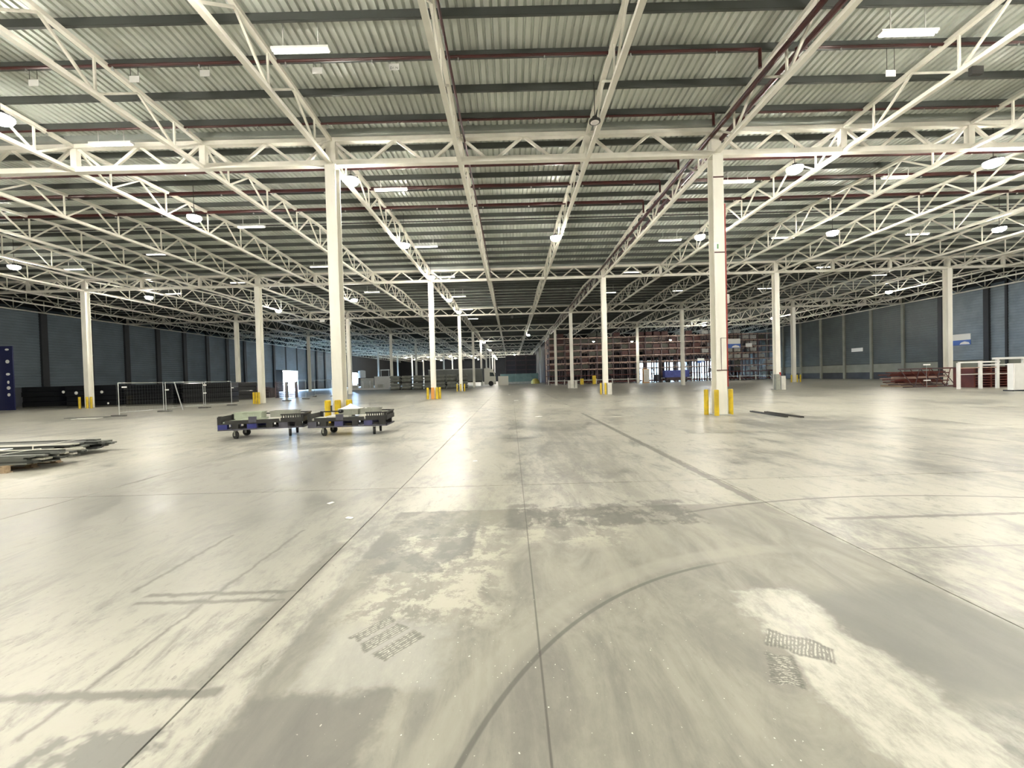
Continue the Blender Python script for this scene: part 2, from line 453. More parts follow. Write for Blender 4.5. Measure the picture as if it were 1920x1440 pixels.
# walls
ZW = 12.3
def wall(name, x0, x1, y0, y1, m='walldark', z0=0):
    return struct(MB().box(x0, x1, y0, y1, z0, ZW).obj(name, m))
DY0, DY1, DZ = 91.2, 97.4, 4.6           # daylight door in the left wall
LOPN = [(DY0, DY1), (116.5, 121.5), (130.5, 135.5)]  # openings after the first are added for more daylight, hidden behind columns
wl = MB(); ya = YB
for a, c in LOPN:
    wl.box(XL - .3, XL, ya, a, -.3, ZW); wl.box(XL - .3, XL, a, c, DZ, ZW); ya = c
wl.box(XL - .3, XL, ya, YF, -.3, ZW)
wl = struct(wl.obj('wall_left', 'walldark'))
wr = struct(MB().box(XR, XR + .3, YB, YN, -.3, ZW).obj('wall_right', 'walldark'))
wf = wall('wall_front', XL - .3, XR + .3, YB - .3, YB, 'dadolight', -.3)
wb = wall('wall_back', XL - .3, XN + .3, YF, YF + .3, 'walldark', -.3)
# rear wall of the wide part with three open dock doors
OPN = [(29.5, 35.0), (36.2, 41.4), (42.6, 47.8)]
rw = MB(); xa = XN
for a, c in OPN:
    rw.box(xa, a, YN, YN + .3, -.3, ZW); rw.box(a, c, YN, YN + .3, 4.7, ZW); xa = c
rw.box(xa, XR + .3, YN, YN + .3, -.3, ZW)
wre = struct(rw.obj('wall_rear', 'walldark'))
for k, (a, c) in enumerate(OPN):
    d = struct(MB().box(a - .12, a, YN - .06, YN + .02, 0, 4.82).box(c, c + .12, YN - .06, YN + .02, 0, 4.82).box(a - .12, c + .12, YN - .06, YN + .02, 4.7, 4.82).obj('door_%d' % (k + 2), 'galv'))
wsd = wall('wall_side', XN, XN + .3, YN, YF, 'walldark', -.3)
for q, (a, c) in enumerate(LOPN[1:]):  # frames of the added daylight openings
    struct(MB().box(XL - .02, XL + .1, a - .15, a, 0, DZ + .15).box(XL - .02, XL + .1, c, c + .15, 0, DZ + .15).box(XL - .02, XL + .1, a - .15, c + .15, DZ, DZ + .15).obj('door_%d' % (q + 5), 'galv'))
d1 = struct(MB().box(XL - .02, XL + .1, DY0 - .15, DY0, 0, DZ + .15).box(XL - .02, XL + .1, DY1, DY1 + .15, 0, DZ + .15).box(XL - .02, XL + .1, DY0 - .15, DY1 + .15, DZ, DZ + .15).obj('door_1', 'galv'))
mdim = bpy.data.materials.new('clouded_strip_curtain'); mdim.use_nodes = True
_n = mdim.node_tree.nodes; _n.clear()
_t = _n.new('ShaderNodeBsdfTranslucent'); _t.inputs[0].default_value = (.42, .40, .36, 1)
_o = _n.new('ShaderNodeOutputMaterial'); mdim.node_tree.links.new(_t.outputs[0], _o.inputs[0])
for k, (a, c) in enumerate(OPN):  # translucent strips added in the rear doors to cut the daylight
    n_ = 8
    for q in range(n_):
        MB().box(a + (c - a) * q / n_ + .01, a + (c - a) * (q + 1) / n_ - .01, YN + .10, YN + .103, .05, 4.7).obj('curtain_strip', mdim, bpy.data.objects['door_%d' % (k + 2)])
# daylight portals in the openings
def portal(name, loc, rot, sx, sy):
    ld = bpy.data.lights.new(name, 'AREA'); ld.shape = 'RECTANGLE'; ld.size = sx; ld.size_y = sy
    ld.cycles.is_portal = True; ld.energy = 1
    o = bpy.data.objects.new(name, ld); C.objects.link(o); o.location = loc; o.rotation_euler = rot
for a, c in LOPN: portal('door_daylight', (XL - .1, (a + c) / 2, DZ / 2), (0, -math.pi / 2, 0), DZ, c - a)
for k, (a, c) in enumerate(OPN):
    portal('dock_daylight', ((a + c) / 2, YN + .25, 2.35), (-math.pi / 2, 0, 0), c - a, 4.7)
# outside ground
yard = struct(MB().box(-140, 140, -60, 260, -.34, -.31).obj('trim_1', 'concrete'))

# wall panels: ribbed cladding between dark posts
def ribpanel(w, z0, z1, side, m='wallpanel'):
    mb = MB(); vs, fs = [], []; prof = []; z = z0
    while z < z1 - .29:
        prof += [(0, z), (.035, z + .03), (.035, z + .22), (0, z + .25)]; z += .30
    prof.append((0, z1)); n = len(prof)
    for yy in (0, w):
        for d, zz in prof: vs.append((side * (.03 + d), yy, zz))
    for k in range(n - 1):
        q = (k, n + k, n + k + 1, k + 1); fs.append(q if side > 0 else q[::-1])
    return mb.add(vs, fs).mesh('wall_panel', m)
PW = SL - .62
lp, rp = ribpanel(PW, 2.0, 10.6, 1), ribpanel(SL - .36, 2.25, 10.6, -1, 'wallpanel_r')
rp_lit = ribpanel(SL - .36, 2.25, 10.6, -1, 'wallpanel_b')
lp_short = ribpanel(PW, DZ + .2, 10.6, 1)
lpost = MB().box(.0, .30, -.31, .31, 0, 11.0).mesh('wall_post', 'wallpost')
rpost = MB().box(-.26, 0, -.18, .18, 0, 11.0).mesh('wall_post', 'dadolight')
rpostd = MB().box(-.30, 0, -.25, .25, 0, 11.0).mesh('wall_post', 'wallpost')
ldado = MB().box(.0, .06, .31, SL - .31, 0, 1.98).mesh('dado_panel', 'dado')
rdado = MB().box(-.06, 0, .18, SL - .18, 1.0, 2.2).mesh('dado_panel', 'dadolight')
rshade = MB().box(-.05, 0, .18, SL - .18, 0, .98).mesh('kick_panel', 'dado')  # dark strip painted for the shade along the foot of the right wall
for k in range(-5, 20):
    y = row(2) + SL * k
    if not any(a - .3 < y < c + .3 for a, c in LOPN): link('wall_post', lpost, wl, (XL, y, 0))
    door = any(a - 2.2 < y + SL / 2 < c + 2.2 for a, c in LOPN)
    link('wall_panel', lp_short if door else lp, wl, (XL, y + .31, 0))
    if not door: link('dado_panel', ldado, wl, (XL, y, 0))
for k in range(-5, 12):
    y = row(2) + SL * k
    if y + SL > YN + .1: break
    link('wall_post', rpost if k >= 4 else rpostd, wr, (XR, y, 0))
    link('wall_panel', rp if k >= 3 else rp_lit, wr, (XR, y + .18, 0))
    link('dado_panel', rdado, wr, (XR, y, 0))
    link('kick_panel', rshade, wr, (XR, y, 0))

for yy in (42.9, 41.0, 38.6):
    MB().box(-.20, 0, -.10, .10, 0, 11.0).obj('thin_post', 'wallpost', wr, (XR, yy, 0))
# ================================================================== STEELWORK
def truss_parts():
    """list of (name, mesh builder) for one roof truss, local y 0..BY"""
    out = []
    NP = 7; p = BY / NP
    bz = ZB + .08
    out.append(('bottom_chord', MB().box(-.08, .08, .12, BY - .12, ZB, ZB + .13)))
    tz = lambda y: zroof(y) + .07
    for a, c in ((.1, BY / 2), (BY / 2, BY - .1)):
        out.append(('top_chord', MB().bar((0, a, tz(a)), (0, c, tz(c)), .15, .12)))
    for k in range(NP):
        yb = (k + .5) * p
        out.append(('post', MB().bar((0, yb, ZB + .15), (0, yb, tz(yb) - .06),   .055, .055, (1, 0, 0))))
        for s in (-1, 1):
            yt = yb + s * p / 2
            yt2 = min(max(yt, .14), BY - .14)
            out.append(('diagonal', MB().bar((0, yb + s * .1, ZB + .14), (0, yt2, tz(yt2) - .05), .065, .065, (1, 0, 0))))
    return out
TP = truss_parts()
t0 = thing('roof_truss', 'x', 'truss')
for n, mb in TP:
    mb.obj(n, 'cream', t0)
joined = MB()
for n, mb in TP: joined.add(mb.v, mb.f)
joined_me = joined.mesh('roof_truss', 'cream')
ORD = ['', 'first', 'second', 'third', 'fourth', 'fifth', 'sixth', 'seventh', 'eighth', 'ninth', 'tenth']
used = False
for bay in range(0, 10):
    for k, x in enumerate(LINES):
        if bay >= 5 and x > XN: continue
        xx = min(max(x, XL + .35), XR - .35)
        if bay == 0 and abs(x) > 34: continue
        pipes = abs(x - colx(1)) < .1
        between = 'in the bay before the first cross girder' if bay == 0 else 'between the %s and %s cross girders' % (ORD[bay], ORD[bay + 1])
        grp = 'roof trusses ' + between
        ln = ORD[k + 1] if k < 10 else ('eleventh' if k in (10, 11) else ORD[22 - k])
        side = 'left' if k < 11 else 'right'
        bt = 'before first cross girder' if bay == 0 else 'between %s and %s cross girders' % (ORD[bay], ORD[bay + 1])
        lab = 'cream lattice roof truss, %s line from the %s wall, %s' % (ln, side, bt)
        if pipes and bay < 5:
            lab = 'cream lattice roof truss carrying dark red pipes, %s' % bt; grp = None
        if bay <= 2:
            if not used: t = t0; t.location = (xx, row(bay), 0); used = True
            else: t = dup(t0, (xx, row(bay), 0))
        else:
            t = link('roof_truss', joined_me, None, (xx, row(bay), 0))
        tag(t, lab, 'truss')
        if grp: t['group'] = grp
        elif 'group' in t: del t['group']

def girder_parts():
    out = []
    out.append(('bottom_chord', MB().box(.0, BX, -.12, .12, ZB, ZB + .20)))
    out.append(('top_chord', MB().box(.0, BX, -.12, .12, ZT0, ZT0 + .16)))
    a, c = ZB + .19, ZT0 + .01
    for q in range(3):
        x = 5 * q
        for (xa, za, xb, zb) in ((.15, c, 1.0, a), (1.5, a, 2.42, c), (2.58, c, 3.5, a), (4.0, a, 4.85, c)):
            out.append(('diagonal', MB().bar((x + xa, 0, za), (x + xb, 0, zb), .10, .09, (0, 1, 0))))
        if q == 0:
            for xa, xb in ((.0, .19), (BX - .19, BX)): out.append(('end_post', MB().box(xa, xb, -.115, .115, ZB + .2, ZT0)))
        else: out.append(('post', MB().box(x - .12, x + .12, -.09, .09, ZB + .2, ZT0)))
    return out
GP = girder_parts()
g0 = thing('cross_girder', 'x', 'girder')
for n, mb in GP: mb.obj(n, 'cream', g0)
jg = MB()
for n, mb in GP: jg.add(mb.v, mb.f)
jg_me = jg.mesh('cross_girder', 'cream')
gu = False
for j in range(0, 10):
    for i in range(-3, 4):
        if j >= 6 and i >= 1: continue
        loc = (colx(i), row(j), 0)
        if 1 <= j <= 3:
            if not gu: g = g0; g.location = loc; gu = True
            else: g = dup(g0, loc)
        else:
            g = link('cross_girder', jg_me, None, loc)
        if i == -3: g.location.x += .36; g.scale = ((BX - .36) / BX, 1, 1)
        elif i == 3: g.scale = ((BX - .36) / BX, 1, 1)
        else: g.scale = (1, 1, 1)
        nm = ORD[j] if j else 'overhead'
        if i == -3: lab = '%s cream lattice cross girder, span ending at the left wall' % nm
        elif i == 3: lab = '%s cream lattice cross girder, span ending at the right wall' % nm
        else: lab = 'cream lattice span of the %s cross girder, %s span from the left wall' % (nm, ORD[i + 4])
        tag(g, lab, 'girder', 'spans of the %s cross girder' % nm)

# columns: H section, flanges facing along the hall
def hsec(h):
    return MB().box(-.20, .20, -.22, -.195, 0, h).box(-.20, .20, .195, .22, 0, h).box(-.014, .014, -.195, .195, 0, h)
def column(i, j, label, group=None):
    c = thing('steel_column', label, 'column', (colx(i), row(j), 0), 0, group)
    hsec(ZB - .03).obj('shaft', 'cream_col', c)
    MB().box(-.22, .22, -.24, .24, ZB - .03, ZB).obj('cap_plate', 'cream_col', c)
    MB().box(-.3, .3, -.32, .32, 0, .03).obj('base_plate', 'galv', c)
    return c
COLS = {}
names = {(0, 1): 'tall cream column behind the two loaded carts', (1, 1): 'tall cream column with a thin red pipe and three yellow bollards',
         (-2, 2): 'cream column with yellow bollards in front of the dark wrapped stacks', (-1, 2): 'cream column at the end of the mesh fence with yellow bollards',
         (0, 2): 'cream column with yellow and orange guards, under the second girder', (1, 2): 'cream column with two yellow bollards and grey guards before the red racks',
         (2, 2): 'cream column on a grey plinth with a small extinguisher box', (3, 2): 'cream column rising behind the pile of brown rack frames',
         (3, 3): 'slim lit cream column with yellow bollards before the right wall', (0, 3): 'cream column with short yellow bollards before the bagged stacks'}
for j in range(1, 10):
    for i in range(-2, 4):
        if j >= 6 and i >= 2: continue
        if (i, j) == (2, 5) or (i, j) == (3, 5): continue
        lab = names.get((i, j), 'plain cream column under the %s cross girder, %s from the left wall' % (ORD[j], ORD[i + 3]))
        COLS[i, j] = column(i, j, lab, None if (i, j) in names else 'columns of the %s girder row' % ORD[j])

# bollards
bol_me = MB().lathe([(.085, 0), (.085, .97), (.07, 1.0)], 14).mesh('bollard', 'yellow')
bol_s = bol_me
def bollards(i, j, spots, label, m=None, cat='bollard'):
    for dx, dy in spots:
        o = link('bollard', bol_me, None, (colx(i) + dx, row(j) + dy, 0))
        tag(o, label, cat, 'bollards: ' + label)
        if i == 0 and j < 3: o.scale = (1.35, 1.35, 1)
Q4 = [(-.42, -.45), (.42, -.45), (-.42, .45), (.42, .45)]
bollards(1, 1, [(-.50, .05), (-.33, -.42), (.42, -.05)], 'yellow bollard beside the column with the thin red pipe')
bollards(0, 1, [(-.30, -.42), (.08, -.42), (.45, -.25)], 'yellow bollard at the column behind the carts')
bollards(0, 2, [(-.45, -.4), (.35, -.45), (.5, .1)], 'yellow bollard at the column under the second girder')
bollards(-1, 2, [(-.45, -.4), (-.2, -.45), (.05, -.5)], 'yellow bollard at the fence-end column')
bollards(-2, 2, [(-.45, -.4), (.25, -.45), (.45, -.3)], 'yellow bollard at the column before the dark stacks')
bollards(0, 3, [(-.5, -.4), (0, -.5), (.5, -.4)], 'yellow bollard at the column before the bagged stacks')
bollards(1, 2, [(-.5, -.40), (-.12, -.48)], 'yellow bollard at the column before the red racks')
bollards(3, 3, [(-.6, -.4), (.1, -.5), (.6, -.4)], 'yellow bollard at the slim column before the right wall')
# guards that are not bollards
def guard(i, j, x0, x1, y0, h, m, label):
    o = MB().box(x0, x1, -.02, .02, 0, h).box(x0, x0 + .05, 0, .3, 0, h).obj('column_guard', m, None, (colx(i), row(j) + y0, 0))
    return tag(o, label, 'guard')
guard(0, 2, -.12, .16, -.60, 1.0, 'orange', 'orange plate guard between yellow bollards at a column')
guard(1, 2, .05, .42, -.52, 1.0, 'sheet', 'pale grey plate guard at the column before the red racks')
guard(2, 2, -.42, -.05, -.50, 1.35, 'traygrey', 'grey plate guard at the foot of the plinth column')
guard(2, 2, .05, .42, -.50, 1.2, 'sheet', 'pale plate guard at the foot of the plinth column')
guard(1, 3, -.62, -.28, -.4, 1.0, 'sheet', 'pale plate guard on the left of the dark-webbed far column')
guard(1, 3, .28, .62, -.4, 1.0, 'sheet', 'pale plate guard on the right of the dark-webbed far column')

# sprinkler pipes
def pipe(p, q, r, label, grp=None, heads=0, droplen=.12):
    t = thing('sprinkler_pipe', label, 'pipe', p, 0, grp)
    q = Vector(q) - Vector(p)
    MB().cyl((0, 0, 0), q, r, 10).obj('pipe_run', 'redpipe', t)
    if heads:
        me = MB().cyl((0, 0, 0), (0, 0, -droplen), .022, 6).cyl((0, 0, -droplen), (0, 0, -droplen - .02), .045, 8).mesh('sprinkler_head', 'galv')
        for k in range(heads):
            link('sprinkler_head', me, t, q * ((k + .5) / heads))
    return t
def zp(off): return zroof(off) + .14 - .07
x8 = colx(1)
for nm, b0, off, r in (('fourth purlin before the first girder', 0, BY - 3.75, .042), ('last purlin before the first girder', 0, BY - 1.0, .038),
                       ('first purlin past the first girder', 1, 2.1, .09), ('third purlin past the first girder', 1, 4.3, .08), ('fifth purlin past the first girder', 1, 6.8, .08)):
    y = row(b0) + off; z = zroof(off) + .12 - r
    for (xa, xb, sd, h) in ((-36, x8 - .55, 'left', 17), (x8 + .55, 38, 'right', 11)):
        pipe((xa, y, z), (xb, y, z), r, 'dark red pipe under the %s, %s of the pipe truss' % (nm, sd), None, h)
        xe = xb if sd == 'left' else xa
        tag(MB().cyl((xe, y, z - .0), (xe, y, 10.72), .05, 8).obj('pipe_drop', 'redpipe'), 'short red drop at the %s, %s of the pipe truss' % (nm, sd), 'pipe')
pipe((x8 - .20, row(0) + 2, 10.84), (x8 - .20, row(4), 10.84), .085, 'thick dark red main pipe on the left side of the pipe truss')
pipe((x8 + .20, row(0) + 2, 10.74), (x8 + .20, row(4), 10.74), .085, 'thick dark red main pipe on the right side of the pipe truss')
pipe((X0 + 5.22, row(0) + 2, 10.95), (X0 + 5.22, row(3), 10.95), .04, 'thin dark red pipe along a truss left of the unlit lamp')
# thin red pipe on the column
t = thing('riser_pipe', 'thin red pipe clipped to the right face of a column', 'pipe', (x8, row(1), 0))
MB().cyl((.235, -.20, 1.1), (.235, -.20, 8.2), .03, 8).obj('riser', 'riserred', t)
MB().bar((-.21, -.235, 1.75), (.24, -.235, 1.75), .02, .03).obj('clamp', 'redpipe', t)
MB().bar((-.02, -.235, 1.75), (-.02, -.235, 3.0), .012, .012, (1, 0, 0)).bar((-.02, -.235, 3.0), (.235, -.235, 3.0), .012).obj('loop', 'redpipe', t)
for z in (9.2, 6.3):
    tag(MB().box(-.205, .205, -.228, -.221, z, z + .05).obj('column_band', 'redpipe', None, (x8, row(1), 0)), 'narrow dark band around the red-pipe column, %s one' % ('upper' if z > 8 else 'lower'), 'band')
s = thing('notice', 'small white and green notice on the red-pipe column', 'sign', (x8 - .13, row(1) - .225, 6.4))
MB().box(-.10, .10, -.012, 0, 0, .3).obj('plate', 'whiteplain', s)
MB().box(.02, .08, -.014, -.012, .06, .24).obj('print', mat('notice_green', (.12, .3, .12), .5), s)
tag(MB().box(.22, .36, -.2, -.1, 4.35, 4.7).obj('junction_box', 'sheet', None, (x8, row(1), 0)), 'small pale box on the right of the red-pipe column', 'box')
t = tag(MB().box(.06, .16, -.29, -.225, 1.2, 1.5).obj('alarm_box', 'red', None, (colx(2), row(2), 0)), 'small red box on the plinth column', 'box')

# ================================================================== LAMPS
def make_lamp(on):
    t = thing('bay_lamp', 'x', 'lamp')
    if on:
        MB().lathe([(.30, -.01), (.31, .02), (.20, .07), (.10, .10), (.09, .16), (.05, .18)], 20).obj('housing', 'black', t)
        MB().lathe([(.06, -.24), (.16, -.22), (.25, -.16), (.29, -.08), (.295, -.012)], 20).obj('lens', 'lens_on', t)
    else:
        MB().lathe([(.14, -.03), (.185, -.02), (.185, .03), (.15, .05), (.09, .07), (.08, .15), (.05, .17)], 20).obj('housing', 'black', t)
        MB().lathe([(.04, -.05), (.10, -.045), (.14, -.031)], 20).obj('lens', 'lens_off', t)
    MB().cyl((0, 0, 0), (0, 0, 1.0), .012, 6).obj('hanger', 'black', t, (0, 0, .16))
    return t
def zsheet(y):
    off = (y - row(0)) % BY
    return zroof(off) + .37
def hang(l):
    for c in l.children:
        if c.name.startswith('hanger'): c.scale = (1, 1, zsheet(l.location.y) - l.location.z - .16)
LL = [(-15.1, 12.2), (-15.2, 19.7), (-6.3, 16.5), (-6.25, 24.5), (-6.2, 32.3), (-6.2, 41.7), (-6.2, 49.4), (2.85, 23.9),
      (11.8, 16.5), (19.8, 16.4), (11.65, 24.4), (19.6, 24.3), (29.8, 24.4), (-32.6, 26.7), (-32.8, 36.8), (-26.0, 45.4), (-15.5, 40.4),
      (41.3, 43.7), (41.4, 63.1), (33.7, 69.8), (3.6, 78.7)]
HID = [(-15.1, 4.2), (-15.1, -4.0), (-24.0, 8.0), (-24.5, 16.4), (11.8, 8.5), (19.8, 8.5), (11.8, 0.5), (19.8, 0.5), (29.8, 16.4), (29.8, 8.5), (29.8, 0.5),
       (-6.3, 7.3), (-6.3, -0.7), (-6.3, -7.5), (2.9, -3.0), (2.9, -11.0), (-24, -4), (11.8, -8), (-33, 12), (39, 14), (39, 26), (20, -8), (-15, -12)]
FARL = [(x, y) for y in (146, 160, 174) for x in (-38, -30, -22, -14, -6, 1.5)] + [(-6, 92), (-6, 118)]
lamp_on, first = make_lamp(True), True
for x, y in LL + HID + FARL:
    if first: l = lamp_on; l.location = (x, y, 9.93); first = False
    else: l = dup(lamp_on, (x, y, 9.93))
    hang(l)
    if y > 90: lab, g = 'small lit lamp far down the hall', 'lit lamps far down the hall'
    elif abs(x + 6.25) < .2: lab, g = 'lit round bay lamp on the truss line of the cart column', 'lit lamps along the cart column truss'
    elif y < 22: lab, g = 'glaring round bay lamp near the first cross girder', 'lit lamps near the first girder'
    else: lab, g = 'lit round bay lamp hanging beyond the first cross girder', 'lit lamps beyond the first girder'
    tag(l, lab, 'lamp', g)
for (u, v) in ((1113, 640), (1185, 640), (1257, 637)):
    p = pt(u, v, y=72.0)
    l = dup(lamp_on, p, None, 'small lit lamp hanging low before the red racks', 'lamps before the racks')
    hang(l); l.scale = (.6, .6, .6)
    [setattr(c, 'scale', (1, 1, (zsheet(l.location.y) - l.location.z - .096) / .6)) for c in l.children if c.name.startswith('hanger')]
l = make_lamp(False); l.location = (2.97, 13.3, 10.0); hang(l)
tag(l, 'unlit round lamp with black rim before the first cross girder', 'lamp')

# tube fittings
def make_tube():
    t = thing('tube_light', 'x', 'light')
    MB().box(0, 1.58, -.09, .09, .05, .12).obj('fitting_body', 'white', t)
    for yy in (-.045, .045):
        MB().cyl((.03, yy, .025), (1.55, yy, .025), .02, 8).obj('tube', 'tube', t)
    MB().box(.3, .32, -.01, .01, 0, 1).box(1.26, 1.28, -.01, .01, 0, 1).obj('hanger', 'white', t, (0, 0, .12))
    return t
tu = make_tube(); first = True
TL = [(-6.35, 11.25), (10.4, 11.2), (-6.33, 19.5), (-15.7, 23.6), (18.25, 19.6), (10.45, 19.6), (27.7, 28.0), (-15.6, 15.3), (18.35, 28.0), (10.45, 27.9), (-6.4, 27.9),
      (-25, 28.0), (-25, 36.3), (-15.7, 32), (-14.9, 41.6), (27.8, 36.3), (27.8, 45), (18.3, 36.3), (18.3, 45.0), (10.4, 36.3), (10.4, 45), (-6.4, 36.3), (-6.4, 45), (-6.4, 53.5), (-6.4, 62), (-34, 31), (-34, 40), (36, 40)]
for x, y in TL:
    z = 10.82
    if first: o = tu; o.location = (x, y, z); first = False
    else: o = dup(tu, (x, y, z))
    [setattr(c, 'scale', (1, 1, zsheet(y) - z - .12)) for c in o.children if c.name.startswith('hanger')]
    if y < 12: lab = 'white twin tube fitting %s the bay before the first girder' % ('by the cart column truss in' if x < 0 else 'right of the pipe truss in'); g = None
    elif y < 30: lab, g = 'white twin tube fitting hung between the first and second girders', 'tube lights of the second bay'
    else: lab, g = 'thin white tube fitting hung beyond the second girder', 'tube lights farther down'
    tag(o, lab, 'light')
    if g: o['group'] = g
    elif 'group' in o: del o['group']

# white location tags under the roof, speakers
tagme = MB().box(-.15, .15, -.006, .006, -.19, 0).mesh('location_tag', 'whiteplain')
for k, (u, v) in enumerate(((63, 155), (252, 148), (384, 137), (595, 132), (739, 125), (1670, 137))):
    p = pt(u, v, y=row(1) - 3.60)
    o = thing('location_tag', ('small white tag hanging from a purlin with faint black lettering' if k == 4 else 'small blank-looking white tag hanging from a purlin before the first girder'), 'tag', (p.x, p.y, p.z + .09), 0, None if k == 4 else 'white tags under the roof')
    link('plate', tagme, o)
    zz = max(zroof(BY - 3.60) + .14 - (p.z + .09) + .1, .02)
    MB().box(-.12, -.11, -.004, .004, 0, zz).box(.11, .12, -.004, .004, 0, zz).obj('wire', 'black', o)
    if k == 4:
        cu = bpy.data.curves.new('lettering', 'FONT'); cu.body = 'D1.N'; cu.size = .11; cu.align_x = 'CENTER'
        cu.materials.append(MT['black'])
        tmp = bpy.data.objects.new('tmp', cu); C.objects.link(tmp)
        bpy.context.view_layer.update()
        lm = bpy.data.meshes.new_from_object(tmp.evaluated_get(bpy.context.evaluated_depsgraph_get()))
        bpy.data.objects.remove(tmp)
        lt = link('lettering', lm, o)
        lt.rotation_euler = (math.pi / 2, 0, 0); lt.location = (0, -.009, -.17)
def speaker(u, v, y, h, w, label, ztop):
    p = pt(u, v, y=y)
    t = thing('speaker', label, 'speaker', p)
    MB().box(-w / 2, w / 2, -w / 6, w / 6, -h / 2, h / 2).obj('cabinet', 'black', t)
    MB().box(-.02, .02, -.02, .02, h / 2, max(ztop - p.z, h / 2 + .02)).obj('bracket', 'galv', t)
speaker(1830, 133, pt(1830, 133, z=9.97).y, .22, .32, 'small black box under a truss by the bright roof corner', ZB)
speaker(960, 593, row(3), .5, .3, 'small black box hanging under the third girder', ZB)

# ================================================================== LOADED CARTS
def cart(name, label, loc, rz, var):
    t = thing(name, label, 'cart', loc, rz)
    bm_ = ('bluepaint', 'bluepaint', 'steelblue') if var == 0 else ('steelblue', 'bluegrey', 'bluegrey')
    L2, D2 = 1.22, .52
    # base frame with pockets
    fr = MB().box(-L2, L2, -D2, -D2 + .06, .27, .31).box(-L2, L2, D2 - .06, D2, .27, .31).box(-L2, L2, -.05, .05, .27, .31)
    fr.box(-L2, -L2 + .06, -D2, D2, .27, .31).box(L2 - .06, L2, -D2, D2, .27, .31)
    fr.obj('base_frame', 'steelblue', t)
    bls = [MB().box(-.13, .13, -.07, .07, .31, .46).mesh('block', q) for q in bm_]
    bld = MB().box(-.09, .09, -.07, .07, .31, .46).mesh('block', 'darkwood')
    for yy in (-D2 + .08, D2 - .08):
        for bl, xx in zip(bls, (-L2 + .13, -.28, .62)): link('block', bl, t, (xx, yy, 0))
        for xx in (-.75, .22, 1.05): link('block', bld, t, (xx, yy, 0))
    for k in range(6):
        MB().box(-L2, L2, -D2 + k * .18, -D2 + k * .18 + .14, .46, .49).obj('deck_board', 'darkwood', t)
    # crate sides: posts, rails and slats
    for sx in (-1, 1):
        for sy in (-1, 1):
            MB().box(sx * (L2 - .06) - .04, sx * (L2 - .06) + .04, sy * (D2 - .05) - .04, sy * (D2 - .05) + .04, .49, .72).obj('corner_post', 'darkwood', t)
    MB().box(-L2, L2, D2 - .04, D2, .68, .72).obj('rim_rail', 'darkwood', t)
    MB().box(.55, L2, -D2, -D2 + .04, .68, .72).box(.55, L2, -D2, -D2 + .04, .49, .60).obj('rim_rail', 'darkwood', t)
    sl = MB().box(-.015, .015, -.012, .012, .60, .69).mesh('slat', 'darkwood')
    for k in range(9): link('slat', sl, t, (.60 + k * .07, -D2 + .02, 0))
    for k in range(8): link('slat', sl, t, (L2 - .02, -D2 + .12 + k * .11, 0))
    MB().box(L2 - .04, L2, -D2, D2, .49, .60).box(L2 - .04, L2, -D2, D2, .68, .72).obj('end_board', 'darkwood', t)
    MB().box(-L2, -L2 + .04, -D2, D2, .49, .70).obj('end_board', 'darkwood', t)
    MB().box(-L2 + .2, .5, -D2, -D2 + .04, .49, .58).obj('side_board', 'darkwood', t)
    MB().box(-.36, -.14, -D2 - .01, -D2 + .05, .49, .68).obj('side_panel', 'steelblue', t)
    # casters
    for sx, sy, a in ((-1, -1, .9), (1, -1, .35), (-1, 1, 1.3), (1, 1, .2)):
        cs = link('caster', MB().box(-.05, .05, -.06, .06, .25, .27).box(-.045, -.036, -.05, .02, .09, .25).box(.036, .045, -.05, .02, .09, .25).mesh('caster', 'traygrey'), t, (sx * .78, sy * .40, 0), a)
        MB().cyl((-.034, -.02, .118), (.034, -.02, .118), .118, 18).obj('wheel', 'tyre', cs)
    return t
CA = ((-8.02, 13.15, 0), math.radians(13)); CB = ((-5.22, 13.15, 0), math.radians(4))
cart('pallet_cart', 'blue and dark crate cart on casters with pale green trays', CA[0], CA[1], 0)
cart('pallet_cart', 'dark crate cart on casters with a white heaped sheet on it', CB[0], CB[1], 1)
def on_cart(c, x, y, z):
    (lx, ly, lz), a = c
    return (lx + x * math.cos(a) - y * math.sin(a), ly + x * math.sin(a) + y * math.cos(a), z)
def tray(c, x, y, w, d, h, z, m, label, rz=0):
    mb = MB().box(-w / 2, w / 2, -d / 2, d / 2, 0, .02)
    mb.box(-w / 2, w / 2, -d / 2, -d / 2 + .02, .02, h).box(-w / 2, w / 2, d / 2 - .02, d / 2, .02, h)
    mb.box(-w / 2, -w / 2 + .02, -d / 2 + .02, d / 2 - .02, .02, h).box(w / 2 - .02, w / 2, -d / 2 + .02, d / 2 - .02, .02, h)
    t = thing('tray', label, 'tray', on_cart(c, x, y, z), c[1] + rz)
    mb.obj('tray_body', m, t)
    MB().box(-w / 2 - .02, w / 2 + .02, -d / 2 - .02, -d / 2, h - .03, h).box(-w / 2 - .02, w / 2 + .02, d / 2, d / 2 + .02, h - .03, h).box(-w / 2 - .02, -w / 2, -d / 2, d / 2, h - .03, h).box(w / 2, w / 2 + .02, -d / 2, d / 2, h - .03, h).obj('rim', m, t)
    rb = MB().box(-.012, .012, -.012, 0, .03, h - .03).mesh('rib', m)
    for k in range(5): link('rib', rb, t, (-w / 2 + w * (k + .5) / 5, -d / 2, 0))
    return t
def flat(c, x, y, w, d, z, h, m, label, rz=0, tilt=0):
    o = tag(MB().box(-w / 2, w / 2, -d / 2, d / 2, 0, h).obj('flat_sheet', m, None, on_cart(c, x, y, z), c[1] + rz), label, 'sheet')
    o.rotation_euler = (tilt, 0, c[1] + rz)
    return o
flat(CA, -.72, -.08, .80, .62, .49, .05, 'traygreen', 'pale green flat tray lid at the left of the green-tray cart')
